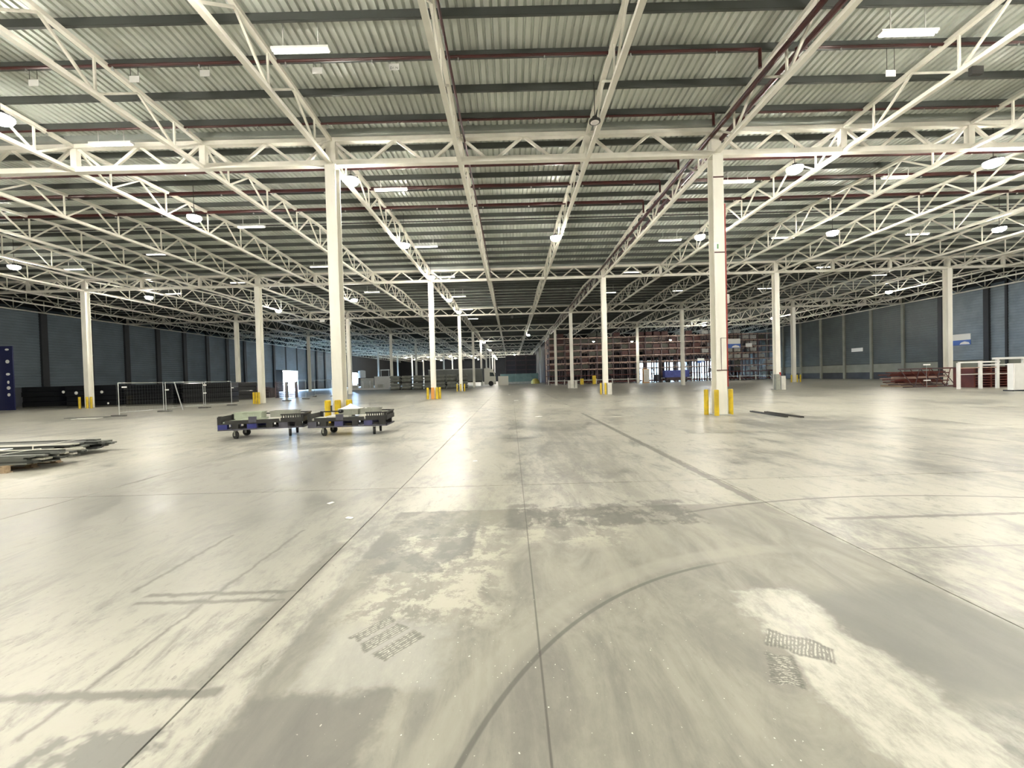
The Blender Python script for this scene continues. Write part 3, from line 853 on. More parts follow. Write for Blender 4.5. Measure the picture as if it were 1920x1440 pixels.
flat(CA, -.45, .02, .78, .70, .545, .05, 'traygreen', 'second pale green lid overlapping the first on the cart', .06)
flat(CA, .28, -.05, .80, .72, .49, .05, 'sheet', 'pale flat sheet in the middle of the green-tray cart', -.04)
flat(CA, .52, .0, .70, .60, .545, .05, 'sheet', 'pale sheet on top of another on the green-tray cart', .05)
tray(CA, -.52, .10, .78, .45, .20, .60, 'traygreen', 'open pale green tray on the green-tray cart')
tray(CA, .50, .18, .80, .42, .20, .60, 'traygrey', 'open grey tray at the back of the green-tray cart')
flat(CB, -.72, -.05, .85, .70, .49, .06, 'sheet', 'pale flat sheet at the left of the dark crate cart', .03)
flat(CB, -.38, .02, .70, .60, .555, .05, 'sheet', 'pale sheet overlapping beside the white heap', -.05)
flat(CB, .34, -.08, .82, .70, .49, .06, 'sheet', 'pale sheet right of the side panel on the dark crate cart', -.05)
flat(CB, .62, .0, .70, .62, .555, .05, 'sheet', 'long pale sheet under the grey tray of crumpled film', .05)
tray(CB, -.12, .15, .62, .42, .19, .61, 'traygrey', 'grey tray under the white heaped sheet')
tray(CB, .52, .22, .62, .42, .20, .61, 'traygrey', 'grey tray filled with crumpled clear film')
# heaped white sheet
mb = MB(); n = 14; vs, fs = [], []
for a in range(n + 1):
    for b_ in range(n + 1):
        x, y = -.34 + .68 * a / n, -.24 + .48 * b_ / n
        r = math.hypot(x / .34, y / .24)
        z = max(0, .16 * (1 - r) ** 1.3 if r < 1 else 0) + random.uniform(0, .008)
        vs.append((x, y, z))
for a in range(n):
    for b_ in range(n):
        k = a * (n + 1) + b_; fs.append((k, k + n + 1, k + n + 2, k + 1))
nv = len(vs); vs += [(x, y, -.012) for x, y, z in vs]
fs += [tuple(i + nv for i in q[::-1]) for q in fs]
for a in range(n):
    for (k, k2) in ((a, a + 1), (n * (n + 1) + a, n * (n + 1) + a + 1), (a * (n + 1), (a + 1) * (n + 1)), (a * (n + 1) + n, (a + 1) * (n + 1) + n)):
        fs.append((k, k2, k2 + nv, k + nv))
tag(mb.add(vs, fs).obj('heaped_sheet', 'paper', None, on_cart(CB, -.10, .15, .813), CB[1]), 'white sheet heaped to a low peak on a grey tray', 'sheet')
def crumple(c, x, y, z, r, label):
    mb = MB(); prof = []
    nn, mm = 12, 7; vs, fs = [], []
    for i in range(mm + 1):
        th = math.pi * i / mm
        for k in range(nn):
            ph = 2 * math.pi * k / nn; rr = r * random.uniform(.78, 1.12)
            vs.append((rr * math.sin(th) * math.cos(ph) * 1.2, rr * math.sin(th) * math.sin(ph), r * .8 + rr * .8 * math.cos(th)))
    for i in range(mm):
        for k in range(nn): fs.append((i * nn + k, (i + 1) * nn + k, (i + 1) * nn + (k + 1) % nn, i * nn + (k + 1) % nn))
    return tag(mb.add(vs, fs).obj('film_ball', 'paper', None, on_cart(c, x, y, z), c[1]), label, 'film', 'crumpled film on the cart')
for k, (x, y) in enumerate(((.38, .2), (.54, .25), (.70, .2))):
    crumple(CB, x, y, .635, .11 - .01 * k, 'crumpled ball of clear film in a grey tray')
# dark knot of cloth on the front corner of the second cart
t = crumple(CB, -.24, -.40, .70, .075, 'dark bundle on the front rim of the dark crate cart'); t.data.materials.clear(); t.data.materials.append(MT['plastic_black']); t.name = 'dark_bundle'; t['category'] = 'bundle'; del t['group']
tag(MB().box(-.02, .02, -.02, .02, 0, .16).box(-.03, .03, -.03, .03, .16, .18).obj('peg', 'darkwood', None, on_cart(CB, -.86, .5, .72)), 'short dark peg standing on the back rim of a cart', 'peg')

# ================================================================== BOARD BUNDLES ON A PALLET (left foreground)
pal = thing('wooden_pallet', 'low wooden pallet under the strapped bundle of boards', 'pallet', (-11.45, 8.72, 0), math.radians(4))
for yy in (-.5, 0, .5):
    for xx in (-2.0, -.55, .9):
        MB().box(xx - .06, xx + .06, yy - .06, yy + .06, .022, .12).obj('block', 'wood', pal)
    MB().box(-2.1, 1.0, yy - .06, yy + .06, 0, .022).obj('bottom_board', 'wood', pal)
for k in range(7):
    xx = -2.0 + k * .48
    MB().box(xx - .06, xx + .06, -.58, .58, .12, .142).obj('deck_board', 'wood', pal)
def bundle(cx, cy, rz, rows, layers, length, z0, labels, right_rag, wbase):
    for l in range(layers):
        y = -wbase / 2
        k = 0
        while y < wbase / 2 - .06:
            w = random.choice((.10, .14, .18))
            h = .034
            m = random.choice(('boardgrey', 'boardgrey', 'boardpale', 'boarddark')) if l < layers - 1 else random.choice(('boardgrey', 'boardgrey', 'boardpale', 'boarddark'))
            x1 = length / 2 + random.uniform(-right_rag, right_rag)
            tz = z0 + l * .036
            mb = MB().box(-length / 2, x1, 0, w - .008, 0, .006).box(-length / 2, x1, 0, .006, .006, h).box(-length / 2, x1, w - .014, w - .008, .006, h)
            if random.random() < .6: mb = MB().box(-length / 2, x1, 0, w - .008, 0, h)
            a = rz
            loc = (cx - y * math.sin(rz), cy + y * math.cos(rz), tz)
            tag(mb.obj('long_board', m, None, loc, a), labels, 'board', labels)
            y += w
            k += 1
bundle(-12.3, 8.75, math.radians(4), 5, 5, 4.4, .142, 'long flat board in the strapped bundle on the pallet', .16, 1.05)
bundle(-13.35, 10.35, math.radians(3), 6, 6, 4.6, .10, 'long flat board in the rear bundle with ragged ends', .32, 1.2)
for xx in (-2.4, -.6, 1.4):
    tag(MB().box(-.05, .05, -.65, .65, 0, .10).obj('bearer', 'wood', None, (-13.35 + xx, 10.35 + xx * .052, 0), math.radians(3)), 'wooden bearer under the rear bundle of boards', 'bearer', 'bearers under the boards')
tag(MB().box(-.9, .9, -.40, .40, 0, .02).obj('white_board', 'white', None, (-12.6, 8.95, .326), math.radians(5)), 'white panel lying on top of the strapped boards', 'panel')
for k, (cx, cy, rz, w, z1) in enumerate(((-11.0, 8.82, math.radians(4), 1.12, .328), (-11.75, 10.43, math.radians(3), 1.26, .322), (-14.1, 10.31, math.radians(3), 1.26, .322))):
    zlo = .05
    tag(MB().box(-.016, .016, -w / 2, w / 2, z1, z1 + .004).box(-.016, .016, -w / 2 - .004, -w / 2, .15, z1 + .004).box(-.016, .016, w / 2, w / 2 + .004, .15, z1 + .004).obj('strap', 'strap', None, (cx, cy, 0), rz),
        ['white strap around the boards on the pallet', 'white strap around the rear boards near their ragged ends', 'white strap around the rear boards farther from the ends'][k], 'strap')

# two bars on the floor
for k, (a, c) in enumerate((((1408, 771), (1475, 781)), ((1435, 772), (1505, 782)))):
    p, q = pt(*a, z=0.03), pt(*c, z=0.03)
    mb = MB()
    d = (q - p); n_ = Vector((-d.y, d.x, 0)).normalized() * .045
    mb.bar((0, 0, 0), d, .09, .012, (0, 0, 1)); mb.bar(n_ + Vector((0, 0, .025)), d + n_ + Vector((0, 0, .025)), .01, .05)
    mb.bar(-n_ + Vector((0, 0, .025)), d - n_ + Vector((0, 0, .025)), .01, .05)
    tag(mb.obj('steel_channel', 'steelbar', None, (p.x, p.y, .006)), 'dark steel channel on the floor, the one %s the red-pipe column' % ('nearer to' if k == 0 else 'farther from'), 'channel')

# ================================================================== LEFT SIDE
# mesh fence panels
def fence_panel(p, q, h, label, bent=False, grp=None):
    p, q = Vector(p), Vector(q); d = q - p; a = math.atan2(d.y, d.x); w = d.length
    t = thing('mesh_fence', label, 'fence', p, a, grp)
    for xx in (.03, w - .03):
        MB().cyl((xx, 0, .08), (xx, 0, h), .021, 8).obj('post', 'galv', t)
    MB().cyl((.03, 0, h - .02), (w - .03, 0, h - .02), .018, 8).obj('top_rail', 'galv', t)
    MB().cyl((.03, 0, .22), (w - .03, 0, .22), .018, 8).obj('bottom_rail', 'galv', t)
    me = MB()
    n = int(w / .2)
    for k in range(1, n): me.bar((w * k / n, 0, .22), (w * k / n, 0, h - .02), .0025)
    for k in range(1, 9): me.bar((.03, 0, .22 + (h - .24) * k / 9), (w - .03, 0, .22 + (h - .24) * k / 9), .0025)
    o = me.obj('wire_mesh', 'wire', t); o['kind'] = 'stuff'
    for xx in (.0, w):
        MB().box(xx - .10, xx + .10, -.38, .38, 0, .09).obj('foot', 'rubber', t)
    return t
FX = [pt(223, 781, z=0), pt(311, 772, z=0), pt(385, 765, z=0), pt(437, 760, z=0)]
for k in range(3):
    fence_panel((FX[k].x, FX[k].y, 0), (FX[k + 1].x, FX[k + 1].y - .12, 0), 2.0, ['wire mesh fence panel with white tags, at the open end of the fence', 'wire mesh fence panel beside the leaning pole', 'wire mesh fence panel ending near the fence-end column'][k])
# zip-tied tags and the leaning pole
for k, (u, v) in enumerate(((232, 706 + 20), (312, 731), (383, 737), (383, 722), (435, 727))):
    p = pt(u, v, x=-23.15)
    tag(bevelled(MB().box(-.012, .012, -.16, .16, -.04, .04), .01).obj('fence_tag', 'whiteplain', None, (p.x + .03, p.y, p.z)), 'small white tag tied to the wire mesh fence', 'tag', 'white tags on the mesh fence')
p = pt(333, 762, x=-23.6)
tag(MB().cyl((0, .62, 0.02), (0, .0, 1.98), .03, 8).obj('leaning_pole', 'galv', None, (-23.24, 27.75, 0)), 'grey pole leaning against the mesh fence', 'pole')
tag(bevelled(MB().box(-.6, .6, -.25, .25, 0, .04), .015).obj('cardboard', 'sheet', None, (-23.9, 22.6, .0), .2), 'pale crumpled sheet on the floor by the fence end', 'sheet')
tag(bevelled(MB().box(-1.1, 1.1, -.2, .2, 0, .05), .015).obj('rubber_mat', 'rubber', None, (-24.6, 23.3, .0), .1), 'dark rubber strip on the floor by the fence end', 'mat')

# dark wrapped stacks behind the fence
def wrapped(cx, cy, rz, w, d, h, label):
    t = thing('wrapped_stack', label, 'stack', (cx, cy, 0), rz)
    MB().box(-w / 2 + .05, w / 2 - .05, -d / 2 + .05, d / 2 - .05, 0, .13).obj('pallet', 'bagdark', t)
    nx, nz = 10, 5
    mb = MB()
    for k in range(4):
        zz = .13 + (h - .13) * k / 4
        e = random.uniform(0, .06)
        sub = bevelled(MB().box(-w / 2 + e, w / 2 - e, -d / 2 + e, d / 2 - e, zz, zz + (h - .13) / 4), .035)
        mb.add(sub.v, sub.f)
    mb.obj('wrapping', 'plastic_black', t)
    return t
wrapped(-43.4, 38.8, .05, 5.2, 2.0, 2.0, 'black wrapped stack beside the navy sign board')
wrapped(-38.3, 37.6, .02, 4.6, 2.0, 2.0, 'black wrapped stack with pale glints, behind a bollarded column')
wrapped(-33.2, 37.7, .05, 4.2, 2.0, 1.95, 'black wrapped stack behind the fence end')
wrapped(-28.8, 38.6, .28, 4.0, 2.0, 1.95, 'black wrapped stack behind the leaning pole')
wrapped(-30.4, 43.6, .9, 4.4, 2.0, 1.95, 'black wrapped stack farthest along the mesh fence')
for k, (u, v, r) in enumerate(((119, 735, .13), (191, 735, .13), (143, 737, .15), (203, 756, .09))):  # pale discs stand in for glints on the black wrapping
    p = pt(u, v, y=36.58)
    tag(MB().lathe([(r, 0), (r, .02), (r * .7, .03)], 12).obj('reflector', 'whiteplain', None, p), 'small pale disc on the black wrapped stack behind the column', 'reflector', 'pale discs on the black stack')
    bpy.data.objects[-1] if False else None
for o in [q for q in bpy.data.objects if q.name.startswith('reflector')]:
    o.rotation_euler = (math.pi / 2, 0, 0)

# navy sign board with white pictograms
nb = thing('sign_board', 'tall navy board with a column of white pictograms', 'sign', (-43.9, 35.2, 0), .0)
pa, pb = pt(6, 650, y=35.2), pt(30, 766, y=35.2)
MB().box(-1.0, .45, -.04, .04, 0, 5.6).obj('board', 'navy', nb)
for zz, rx, rzv in ((5.3, .17, .09), (4.25, .17, .16), (3.15, .18, .11), (2.45, .10, .14), (1.95, .17, .15), (1.35, .13, .14)):
    MB().lathe([(1, 0), (1, .01)], 14).obj('pictogram', 'whiteplain', nb, (-.0, -.04, zz)).rotation_euler = (math.pi / 2, 0, 0)
    nb.children[-1].scale = (rx, rzv, 1)
part = thing('partition', 'pale partition panels standing left of the navy board', 'partition', (-46.4, 34.9, 0))
for k in range(4):
    MB().box(-1.4, 1.38, -.05, .05, .03 + k * 1.2, 1.2 + k * 1.2).obj('panel', 'sheet', part)
MB().box(1.38, 1.44, -.06, .06, 0, 4.85).obj('edge_post', 'galv', part)

# clutter in front of the left wall, beyond the fence
def crate_stack(cx, cy, w, d, h, n, m, label, rz=0.0):
    t = thing('pallet_stack', label, 'pallets', (cx, cy, 0), rz)
    for k in range(n):
        z = h * k / n; hh = h / n
        MB().box(-w / 2, w / 2, -d / 2, d / 2, z + hh * .75, z + hh).box(-w / 2, w / 2, -d / 2, d / 2, z, z + hh * .14).box(-w / 2, -w / 2 + .12, -d / 2, d / 2, z + hh * .14, z + hh * .75).box(-.06, .06, -d / 2, d / 2, z + hh * .14, z + hh * .75).box(w / 2 - .12, w / 2, -d / 2, d / 2, z + hh * .14, z + hh * .75).obj('pallet', m, t)
    return t
crate_stack(-27.0, 48.3, 2.2, 1.2, 1.9, 10, 'rackdark', 'stack of brown pallets past the mesh fence', .3)
crate_stack(-30.2, 49.5, 1.6, 1.2, 1.2, 7, 'rackdark', 'low stack of brown pallets behind the taller one', .1)
t = thing('rusty_machine', 'rust brown machine frame in front of the wall panels', 'machine', (-49.6, 79.0, 0))
for k in range(5): MB().box(-1.6 + k * .8, -1.5 + k * .8, -.5, .5, 0, 1.2 + .5 * (k % 2)).obj('stand', 'rackdark', t)
MB().box(-1.6, 1.8, -.5, .5, .8, .95).obj('bed', 'rackred', t)

# fence panels by the daylight door
P2 = [pt(538, 752, z=0), pt(574, 748, z=0), pt(590, 744, z=0), pt(623, 743, z=0)]
for k, (a, c) in enumerate(((0, 1), (2, 3))):
    fence_panel((P2[a].x, P2[a].y, 0), (P2[c].x, P2[c].y, 0), 2.0, ['wire mesh panel on rubber feet facing the daylight door', 'wire mesh panel on rubber feet beside the red and white post'][k])
t = thing('warning_post', 'red and white banded post left of the cart column', 'post', (-21.9, 49.9, 0))
for k in range(6):
    MB().lathe([(.17, .05 + k * .26), (.17, .05 + k * .26 + .26)], 14).obj('band', 'red' if k % 2 else 'whiteplain', t)
MB().lathe([(.3, 0), (.3, .05)], 14).obj('foot', 'rubber', t)

# white platform with machines, lit by daylight
t = thing('white_platform', 'low white platform with pale posts and boxes far left', 'platform', (-28.2, 80.5, 0))
MB().box(-4.2, 4.0, -1.2, 1.2, .0, .35).obj('deck', 'white', t)
MB().box(.6, 3.9, .6, .8, .35, 2.6).obj('back_panel', 'white', t)
MB().box(-2.2, .4, .6, .8, .35, 2.3).obj('back_panel', 'sheet', t)
for xx in (-3.4, -2.2, -1.2, .2, 1.4): MB().box(xx - .12, xx + .12, -.9, -.7, .35, 1.5 + .5 * math.sin(xx * 3)).obj('post', 'white', t)
for xx in (-2.9, -.6, 2.2): MB().box(xx - .5, xx + .5, -.7, 0, .35, 1.0).obj('box', 'sheet', t)
t = thing('drum_tank', 'white round tank on a dark stand in the dark bay', 'tank', (-34.3, 92.5, 0))
MB().lathe([(.75, 2.5), (.8, 2.6), (.8, 4.0), (.7, 4.15), (.2, 4.25)], 18).obj('tank', 'white', t)
for a in range(4): MB().cyl((.6 * math.cos(a * 1.57), .6 * math.sin(a * 1.57), 0), (.6 * math.cos(a * 1.57), .6 * math.sin(a * 1.57), 2.55), .06, 6).obj('leg', 'rackdark', t)
t = thing('tubular_gantry', 'white tubular frame standing in the dark bay', 'frame', (-29.0, 92.5, 0))
for xx in (-.9, .9): MB().cyl((xx, 0, 0), (xx, 0, 4.1), .07, 8).obj('leg', 'white', t)
MB().box(-1.0, 1.0, -.2, .2, 4.05, 4.3).obj('top_bar', 'white', t)

# ================================================================== BAGGED STACKS, TRUCK
def bag_layer(w, d, h):
    return bevelled(MB().box(-w / 2, w / 2, -d / 2, d / 2, 0, h), h * .34)
bag_me = bag_layer(1.72, 1.5, .52).mesh('bag', 'bale')
base_me = MB().box(-.8, .8, -.7, .7, 0, .14).mesh('pallet', 'bagdark')
for k in range(7):
    x = -20.4 + k * 1.95
    y = 71.0 + .2 * k
    t = thing('bag_stack', 'grey stack of bulging bags on two pallets, %s' % (['outermost of the row beside the pale platform', 'second of the row from the pale platform', 'third of the row from the pale platform', 'fourth of the row from the pale platform', 'fifth of the row from the pale platform', 'sixth of the row from the pale platform', 'end of the row beside the trailer'][k]), 'stack', (x, y, 0))
    for q in range(2):
        z = q * 1.28
        link('pallet', base_me, t, (0, 0, z))
        for l in range(2):
            link('bag', bag_me, t, (random.uniform(-.05, .05), 0, z + .14 + l * .545))

tr = thing('trailer', 'grey box trailer behind the bagged stacks', 'trailer', (-11.4, 88.0, 0))
MB().box(-6.4, 5.2, -1.25, 1.25, 1.1, 3.75).obj('box', 'trailer', tr)
MB().box(-6.45, 5.25, -1.28, 1.28, 3.7, 3.8).obj('top_rail', 'galv', tr)
MB().box(-6.2, 5.0, -.5, .5, .85, 1.1).obj('chassis', 'black', tr)
for xx in (-4.8, -3.6, -2.4):
    for yy in (-1.05, 1.05): MB().cyl((xx, yy - .14, .5), (xx, yy + .14, .5), .5, 18).obj('wheel', 'tyre', tr)
tk = thing('truck', 'cream truck cab with a dark side window facing right', 'truck', (-4.4, 87.2, 0))
# cab side profile extruded across
prof = [(-1.35, .55), (-1.35, 3.75), (-.6, 3.9), (.55, 3.45), (.95, 2.5), (1.05, 2.0), (1.1, .55)]
n = len(prof)
vs = [(x, -1.2, z) for x, z in prof] + [(x, 1.2, z) for x, z in prof]
fs = [tuple(range(n)), tuple(range(2 * n - 1, n - 1, -1))] + [(k, n + k, n + (k + 1) % n, (k + 1) % n) for k in range(n)]
MB().add(vs, fs).obj('cab', 'truckcab', tk)
MB().add([(-.15, -1.22, 2.05), (.85, -1.22, 2.05), (.62, -1.22, 2.8), (-.15, -1.22, 2.9), (-.15, -1.2, 2.05), (.85, -1.2, 2.05), (.62, -1.2, 2.8), (-.15, -1.2, 2.9)],
         [(0, 1, 2, 3), (4, 7, 6, 5), (0, 4, 5, 1), (1, 5, 6, 2), (2, 6, 7, 3), (3, 7, 4, 0)]).obj('side_window', 'glass', tk)
MB().bar((.56, 0, 3.45), (.97, 0, 2.5), 2.1, .03, (1, 0, .4)).obj('windscreen', 'glass', tk)
for xx in (.05,):
    for yy in (-1.05, 1.05): MB().cyl((xx, yy - .16, .52), (xx, yy + .16, .52), .52, 20).obj('wheel', 'tyre', tk)
MB().box(-1.3, 1.15, -1.0, 1.0, .3, .56).obj('bumper', 'truckcab', tk)
MB().box(1.0, 1.2, -1.4, -1.22, 2.0, 2.7).obj('mirror', 'black', tk)
tag(bevelled(MB().box(-1.2, 1.0, -.6, .6, 0, 2.0), .05).obj('pale_crate', 'truckcab', None, (-1.6, 86.4, 0)), 'pale box standing right of the truck cab', 'crate')
# green tarp fence at the far end
t = thing('tarp_fence', 'long greenish tarp screen at the far end of the aisle', 'screen', (2.2, 106.0, 0))
for k in range(5):
    MB().box(-5.0 + k * 2.0, -3.02 + k * 2.0, -.03, .03, .5, 2.6).obj('tarp_panel', 'tarp', t)
for k in range(6): MB().box(-5.05 + k * 2.0, -4.97 + k * 2.0, .03, .1, 0, 2.65).obj('post', 'galv', t)
MB().box(-5.2, 5.2, -.12, .12, 0, .5).obj('kerb', 'concrete', t)
tag(MB().lathe([(1.1, 0), (1.0, .6), (.6, 1.1), (.1, 1.3)], 14).obj('yellow_mound', mat('yellow_cover', (.5, .42, .1), .6), None, (5.9, 98.0, 0)), 'yellow covered mound beside the far columns', 'cover')
# dark far racks
def rack_far(x, y, label):
    t = thing('far_rack', label, 'rack', (x, y, 0))
    for xx in (-1.4, 1.4): MB().box(xx - .06, xx + .06, -.05, .05, 0, 8.2).obj('upright', 'rackdark', t)
    for k in range(6): MB().box(-1.4, 1.4, -.05, .05, 1.0 + k * 1.35, 1.25 + k * 1.35).obj('beam', 'rackdark', t)
    MB().box(-1.35, 1.35, .1, 1.1, 2.6, 7.9).obj('load', mat('dark_load', (.05, .045, .05), .7), t)
for k in range(3): rack_far(.0 + k * 2.95, 116, 'dark brown rack far behind the green tarp screen')
for o in [q for q in bpy.data.objects if q.name.startswith('far_rack')]: o['group'] = 'dark far racks'

# ================================================================== RED RACKS
RY = 76.4
ORD14 = ORD[1:] + ['eleventh', 'twelfth', 'thirteenth', 'fourteenth']
def rack_parts(w, d, h, lv):
    out = []
    for xx in (.06, w / 2, w - .06):
        for yy in (0, d):
            out.append(('upright', MB().box(xx - .05, xx + .05, yy - .05, yy + .05, 0, h), 'rackdark'))
    for z in lv:
        for yy in (-.02, d):
            out.append(('beam', MB().box(.005, w - .005, yy - .03, yy + .03, z + .03, z + .15), 'rackorange' if z > 2.2 else 'rackred'))
    for xx in (.06, w / 2, w - .06):
        for k in range(5):
            out.append(('brace', MB().bar((xx, 0, .4 + k * 1.7), (xx, d, 1.3 + k * 1.7), .03), 'rackred'))
    for z in lv[1:]:
        for xx in (.12, w / 2 - .12, w / 2 + .12, w - .12):
            out.append(('pallet_rail', MB().box(xx - .04, xx + .04, .05, d - .05, z + .15, z + .19), 'rackred'))
    return out
LV = (.25, 1.55, 2.75, 3.95, 5.15, 6.35, 7.55, 8.7)
r0 = thing('red_rack', 'x', 'rack')
for n_, mb, m in rack_parts(3.06, 1.3, 8.95, LV): mb.obj(n_, m, r0)
first = True
for ry in range(3):
    for k in range(14):
        loc = (7.3 + k * 3.06, RY + ry * 4.2, 0)
        if first: r = r0; r.location = loc; first = False
        else: r = dup(r0, loc)
        tag(r, 'tall red steel rack bay, %s row, %s from the aisle end' % (('front', 'middle', 'rear')[ry], ORD14[k]), 'rack', ['front row of red racks', 'middle row of red racks', 'rear row of red racks'][ry])
# loads in the racks: dark pallets left, pale goods right
load_me = {}
for nm, m in (('dark', 'bagdark'), ('red', 'maroon'), ('pale', 'sheet'), ('white', 'palegoods')):
    load_me[nm] = (MB().box(-.60, .60, -.5, .5, .12, .80).mesh('goods', m), MB().box(-.62, .62, -.5, .5, 0, .03).box(-.62, -.5, -.5, .5, .03, .12).box(-.06, .06, -.5, .5, .03, .12).box(.5, .62, -.5, .5, .03, .12).mesh('pallet', 'rackdark'))
cnt = 0
for k in range(14):
    for z in LV[1:]:
        for h in (0, 1):
            x = 7.3 + k * 3.06 + (.77 if h == 0 else 2.29)
            u = random.random()
            if x < 20:
                kind = 'dark' if u < .42 else ('red' if u < .60 else None)
            elif x < 37:
                kind = None if z < 4.5 else ('red' if u < .5 else ('dark' if u < .62 else None))
            else:
                kind = 'white' if u < .45 and z > 1 else ('dark' if u < .5 else None)
            if not kind: continue
            cnt += 1
            t = thing('pallet_load', '%s pallet load, %s beam level of the %s rack bay, %s half' % ({'dark': 'dark', 'red': 'maroon', 'white': 'pale'}[kind], ORD[LV.index(z)], ORD14[k], ('aisle', 'wall')[h]), 'load', (x, RY + .66, z + .19), 0, kind + ' loads in the red racks')
            link('goods', load_me[kind][0], t); link('pallet', load_me[kind][1], t)
# guard rail in front of the racks
t = thing('guard_rail', 'pale low guard rail in front of the red racks', 'rail', (7.0, RY - 1.0, 0))
for k in range(15): MB().box(k * 3.0 - .07, k * 3.0 + .07, -.07, .07, 0, 1.0).obj('post', 'sheet', t)
for k in range(14): MB().box(k * 3.0 + .07, k * 3.0 + 2.93, -.03, .03, .72, .84).obj('rail', 'sheet', t)
# blue equipment before the racks
t = thing('scissor_lift', 'blue lift platform parked before the racks', 'lift', (30.3, RY - 2.6, 0))
MB().box(-2.2, 2.2, -.6, .6, .9, 2.2).obj('platform', 'blueequip', t)
MB().box(-1.9, 1.9, -.5, .5, .35, .9).obj('chassis', 'rackdark', t)
for xx in (-1.5, 1.5):
    for yy in (-.5, .5): MB().cyl((xx, yy - .1, .3), (xx, yy + .1, .3), .3, 14).obj('wheel', 'tyre', t)
for xx in (-2.1, 2.1): MB().cyl((xx, -.55, 2.2), (xx, -.55, 3.1), .04, 6).obj('rail_post', 'galv', t)
MB().cyl((-2.1, -.55, 3.1), (2.1, -.55, 3.1), .04, 6).obj('rail', 'galv', t)
t = thing('mast_truck', 'dark mast truck beside the blue lift platform', 'forklift', (27.2, RY - 2.4, 0))
for xx in (-.35, .35): MB().box(xx - .07, xx + .07, -.1, .1, 0, 4.4).obj('mast', 'black', t)
MB().box(-.5, .5, .1, 1.2, .2, 1.5).obj('body', 'steelblue', t)
for xx in (-.25, .25): MB().box(xx - .06, xx + .06, -1.1, -.1, .05, .12).obj('fork', 'black', t)
t = thing('tall_cabinet', 'orange and cream cabinet left of the mast truck', 'cabinet', (24.9, RY - 2.2, 0))
MB().box(-.55, .55, -.4, .4, 0, 2.6).obj('body', 'orange', t)
MB().box(-.5, .5, -.42, -.40, .15, 2.5).obj('door', 'sheet', t)
# yellow bollard like posts of chevrons in the racks
for k, u in enumerate((1091, 1114)):
    p = pt(u, 720, y=RY - 1.5)
    tag(MB().box(-.3, .3, -.2, .2, 0, 1.1 + .5 * k).obj('rack_end_guard', 'yellow', None, (p.x, RY - 1.6, 0)), ['short yellow guard block before the racks', 'taller yellow guard block before the racks'][k], 'guard')

# hanging signs
def sign(p, w, h, label, rz=0.0, blue=.45, rods=0, swoosh=True):
    t = thing('sign', label, 'sign', p, rz)
    MB().box(-w / 2, w / 2, -.02, .02, -h / 2 + h * blue, h / 2).obj('white_field', 'whiteplain', t)
    if blue > 0:
        MB().box(-w / 2, w / 2, -.02, .02, -h / 2, -h / 2 + h * blue).obj('blue_field', 'signblue', t)
        if swoosh:
            MB().add([(-.02 * w, -.024, -h / 2 + .06 * h), (w * .47, -.024, -h / 2 + .05 * h), (w * .42, -.024, -h / 2 + .22 * h), (w * .22, -.024, -h / 2 + .32 * h), (w * .05, -.024, -h / 2 + .22 * h),
                      (-.02 * w, -.02, -h / 2 + .06 * h), (w * .47, -.02, -h / 2 + .05 * h), (w * .42, -.02, -h / 2 + .22 * h), (w * .22, -.02, -h / 2 + .32 * h), (w * .05, -.02, -h / 2 + .22 * h)],
                     [(0, 1, 2, 3, 4), (9, 8, 7, 6, 5)] + [(k, 5 + k, 5 + (k + 1) % 5, (k + 1) % 5) for k in range(5)]).obj('emblem', 'whiteplain', t)
    if rods:
        for xx in (-w / 2 + .1, w / 2 - .1): MB().cyl((xx, 0, h / 2), (xx, 0, rods), .012, 5).obj('hanger', 'galv', t)
    return t
p = pt(1372, 644, y=row(3)); sign(p, 2.3, 1.25, 'hanging white and blue sign right of the red-pipe column', 0, .45, ZB - p.z)
p = pt(1314, 676, y=RY - .072); sign(p, 1.3, .85, 'white and light blue sign fixed to the red racks')
p = pt(1800, 637, x=XR - .09); sign(p, 2.2, 1.3, 'white and blue sign on the right wall by the brown frames', -math.pi / 2, .45)
p = pt(1607, 656, x=XR - .09); sign(p, 2.0, .55, 'plain white sign strip on the dark right wall', -math.pi / 2, 0)
p = pt(1404, 647, y=RY - .072); sign(p, 1.2, .7, 'small plain white sign on the racks right of the hanging sign', 0, 0)
for k, (u, v, y) in enumerate(((604, 601, row(3)), (654, 606, row(3)))):
    p = pt(u, v, y=y); sign(p, .65, .4, ['small white sign hanging left of the cart column', 'small white sign hanging behind the cart column'][k], 0, 0, ZB - p.z)

# ================================================================== RIGHT SIDE: frames, white structure
def ladder(name, loc, rz, tilt, L_, w, m, label, grp):
    t = thing(name, label, 'rack frame', loc, rz, grp)
    for yy in (0, w): MB().box(0, L_, yy - .045, yy + .045, 0, .09).obj('upright', m, t)
    n = int(L_ / .9)
    for k in range(n):
        a, c = (0, w) if k % 2 else (w, 0)
        MB().bar((.1 + k * .9, a, .045), (.95 + k * .9, c, .045), .04).obj('brace', m, t)
    t.rotation_euler = (tilt, 0, rz)
    return t
bp_ = pt(1700, 724, z=0)
for k in range(11):
    ladder('rack_ladder', (32.4 + random.uniform(-.25, .25), 33.2 + random.uniform(-.15, .15) + (k % 3) * .5, .12 + .105 * k), random.uniform(-.05, .05), 0, 3.9, 1.1, random.choice(('rackred', 'rackdark', 'rackdark', 'rackred', 'rackorange')), 'brown rack frame lying in the pile by the right column', 'rack frames in the pile')
for k in range(2):
    tag(MB().box(0, .12, -.2, 2.6, 0, .12).obj('bearer', 'wood', None, (32.8 + k * 2.4, 33.0, 0)), 'wooden bearer under the pile of rack frames', 'bearer', 'bearers under the rack frames')
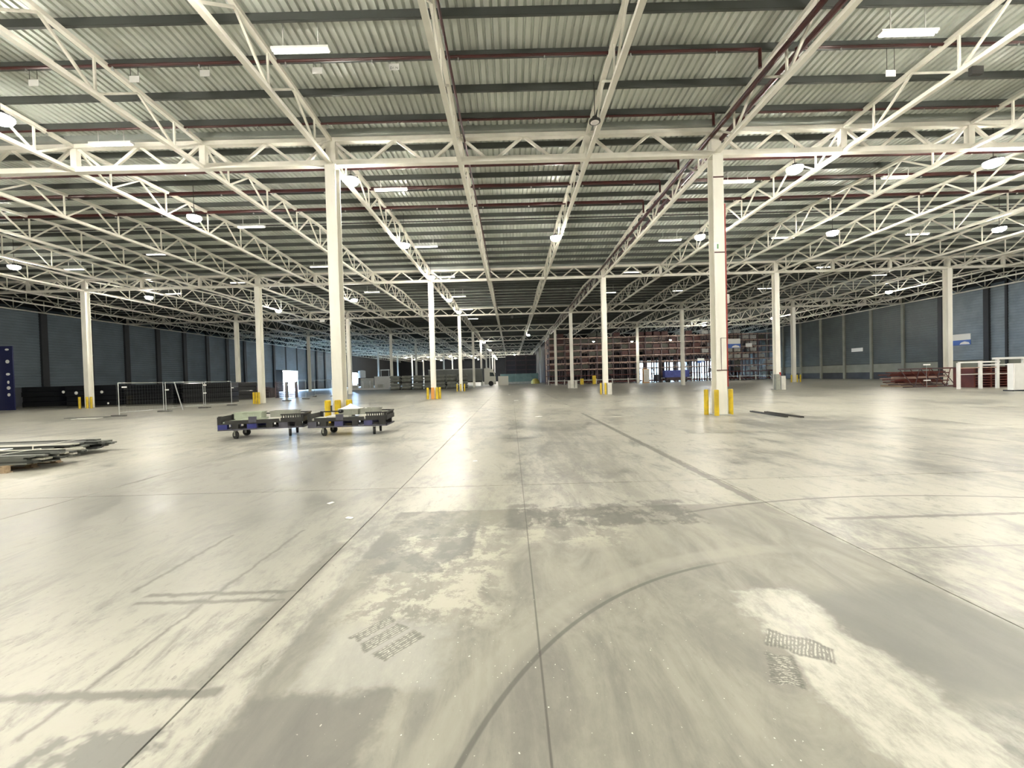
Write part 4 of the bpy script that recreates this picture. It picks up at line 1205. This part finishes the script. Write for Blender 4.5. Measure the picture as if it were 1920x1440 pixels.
for k in range(5):
    ladder('rack_ladder', (31.4 + k * .95, 32.15 + .10 * k, .02), math.radians(4), math.radians(76), 2.0, 1.5, ('rackdark', 'rackred')[k % 2], 'short brown rack frame propped against the pile', 'propped rack frames')
for k, (u, v) in enumerate(((1728, 684), (1728, 713))):
    p = pt(u, v, y=32.1)
    t = thing('placard', ['white placard on a thin stand above the brown frames', 'low white placard on a thin stand before the brown frames'][k], 'placard', (p.x - .1 * k, 31.7 - .12 * k, 0))
    MB().box(-.28, .28, -.01, .01, p.z - .05, p.z + .05).obj('plate', 'whiteplain', t)
    MB().cyl((0, .02, 0), (0, .02, p.z), .012, 6).obj('stand', 'galv', t)
# white tubular structure and cabinet
wsx = pt(1825, 728, z=0); wsx2 = pt(1858, 728, z=0)
t = thing('steel_railing', 'white steel railing of posts and rails by the white cabinet', 'frame', (31.6, 28.3, 0))
for xx, h in ((.0, 1.85), (1.55, 1.95), (2.75, 2.05), (4.6, 2.05), (6.4, 2.05)):
    MB().box(xx - .09, xx + .09, -.06, .06, 0, h).obj('post', 'white', t)
MB().box(.0, 2.9, -.05, .05, 1.83, 1.93).obj('rail', 'white', t)
MB().box(2.5, 6.6, -.10, .10, 2.03, 2.17).obj('top_rail', 'white', t)
MB().box(.0, 2.75, -.03, .03, 1.45, 1.52).obj('rail', 'rackorange', t)
MB().box(1.55, 6.4, -.03, .03, 1.62, 1.70).obj('rail', 'white', t)
MB().box(.0, 6.4, -.03, .03, 1.0, 1.06).obj('rail', 'sheet', t)
crate_stack(35.6, 30.4, 2.6, 1.4, 1.5, 8, 'rackred', 'stack of red brown pallets behind the white frame', .0)
cb = pt(1901, 733, z=0)
t = thing('white_cabinet', 'white cabinet with open shelves at the right edge', 'cabinet', (cb.x, cb.y, 0))
MB().box(-.40, .40, -.3, .0, .08, 1.72).obj('body', 'white', t)
MB().box(-.36, .38, -.32, -.30, .14, 1.66).obj('door', 'white', t)
for xx in (-.34, .36): MB().box(xx - .04, xx + .04, -.25, .25, 0, .08).obj('foot', 'black', t)
for z in (.3, 1.0, 1.66): MB().box(.42, 2.4, -.3, .3, z, z + .06).obj('shelf', 'white', t)
MB().box(2.34, 2.4, -.3, .3, 0, 1.72).obj('side_panel', 'white', t)

# bits of litter on the floor
for k, (u, v) in enumerate(((968, 751), (985, 735), (955, 740), (1010, 781), (650, 756), (845, 782), (620, 944), (655, 972), (891, 865))):
    p = pt(u, v, z=0)
    s_ = .045 if v > 800 else .16
    tag(bevelled(MB().box(-s_, s_, -s_ * .6, s_ * .6, 0, .012), .004).obj('litter', 'whiteplain', None, (p.x, p.y, 0), random.uniform(0, 3)), 'small white scrap lying on the concrete floor', 'scrap', 'white scraps on the floor')
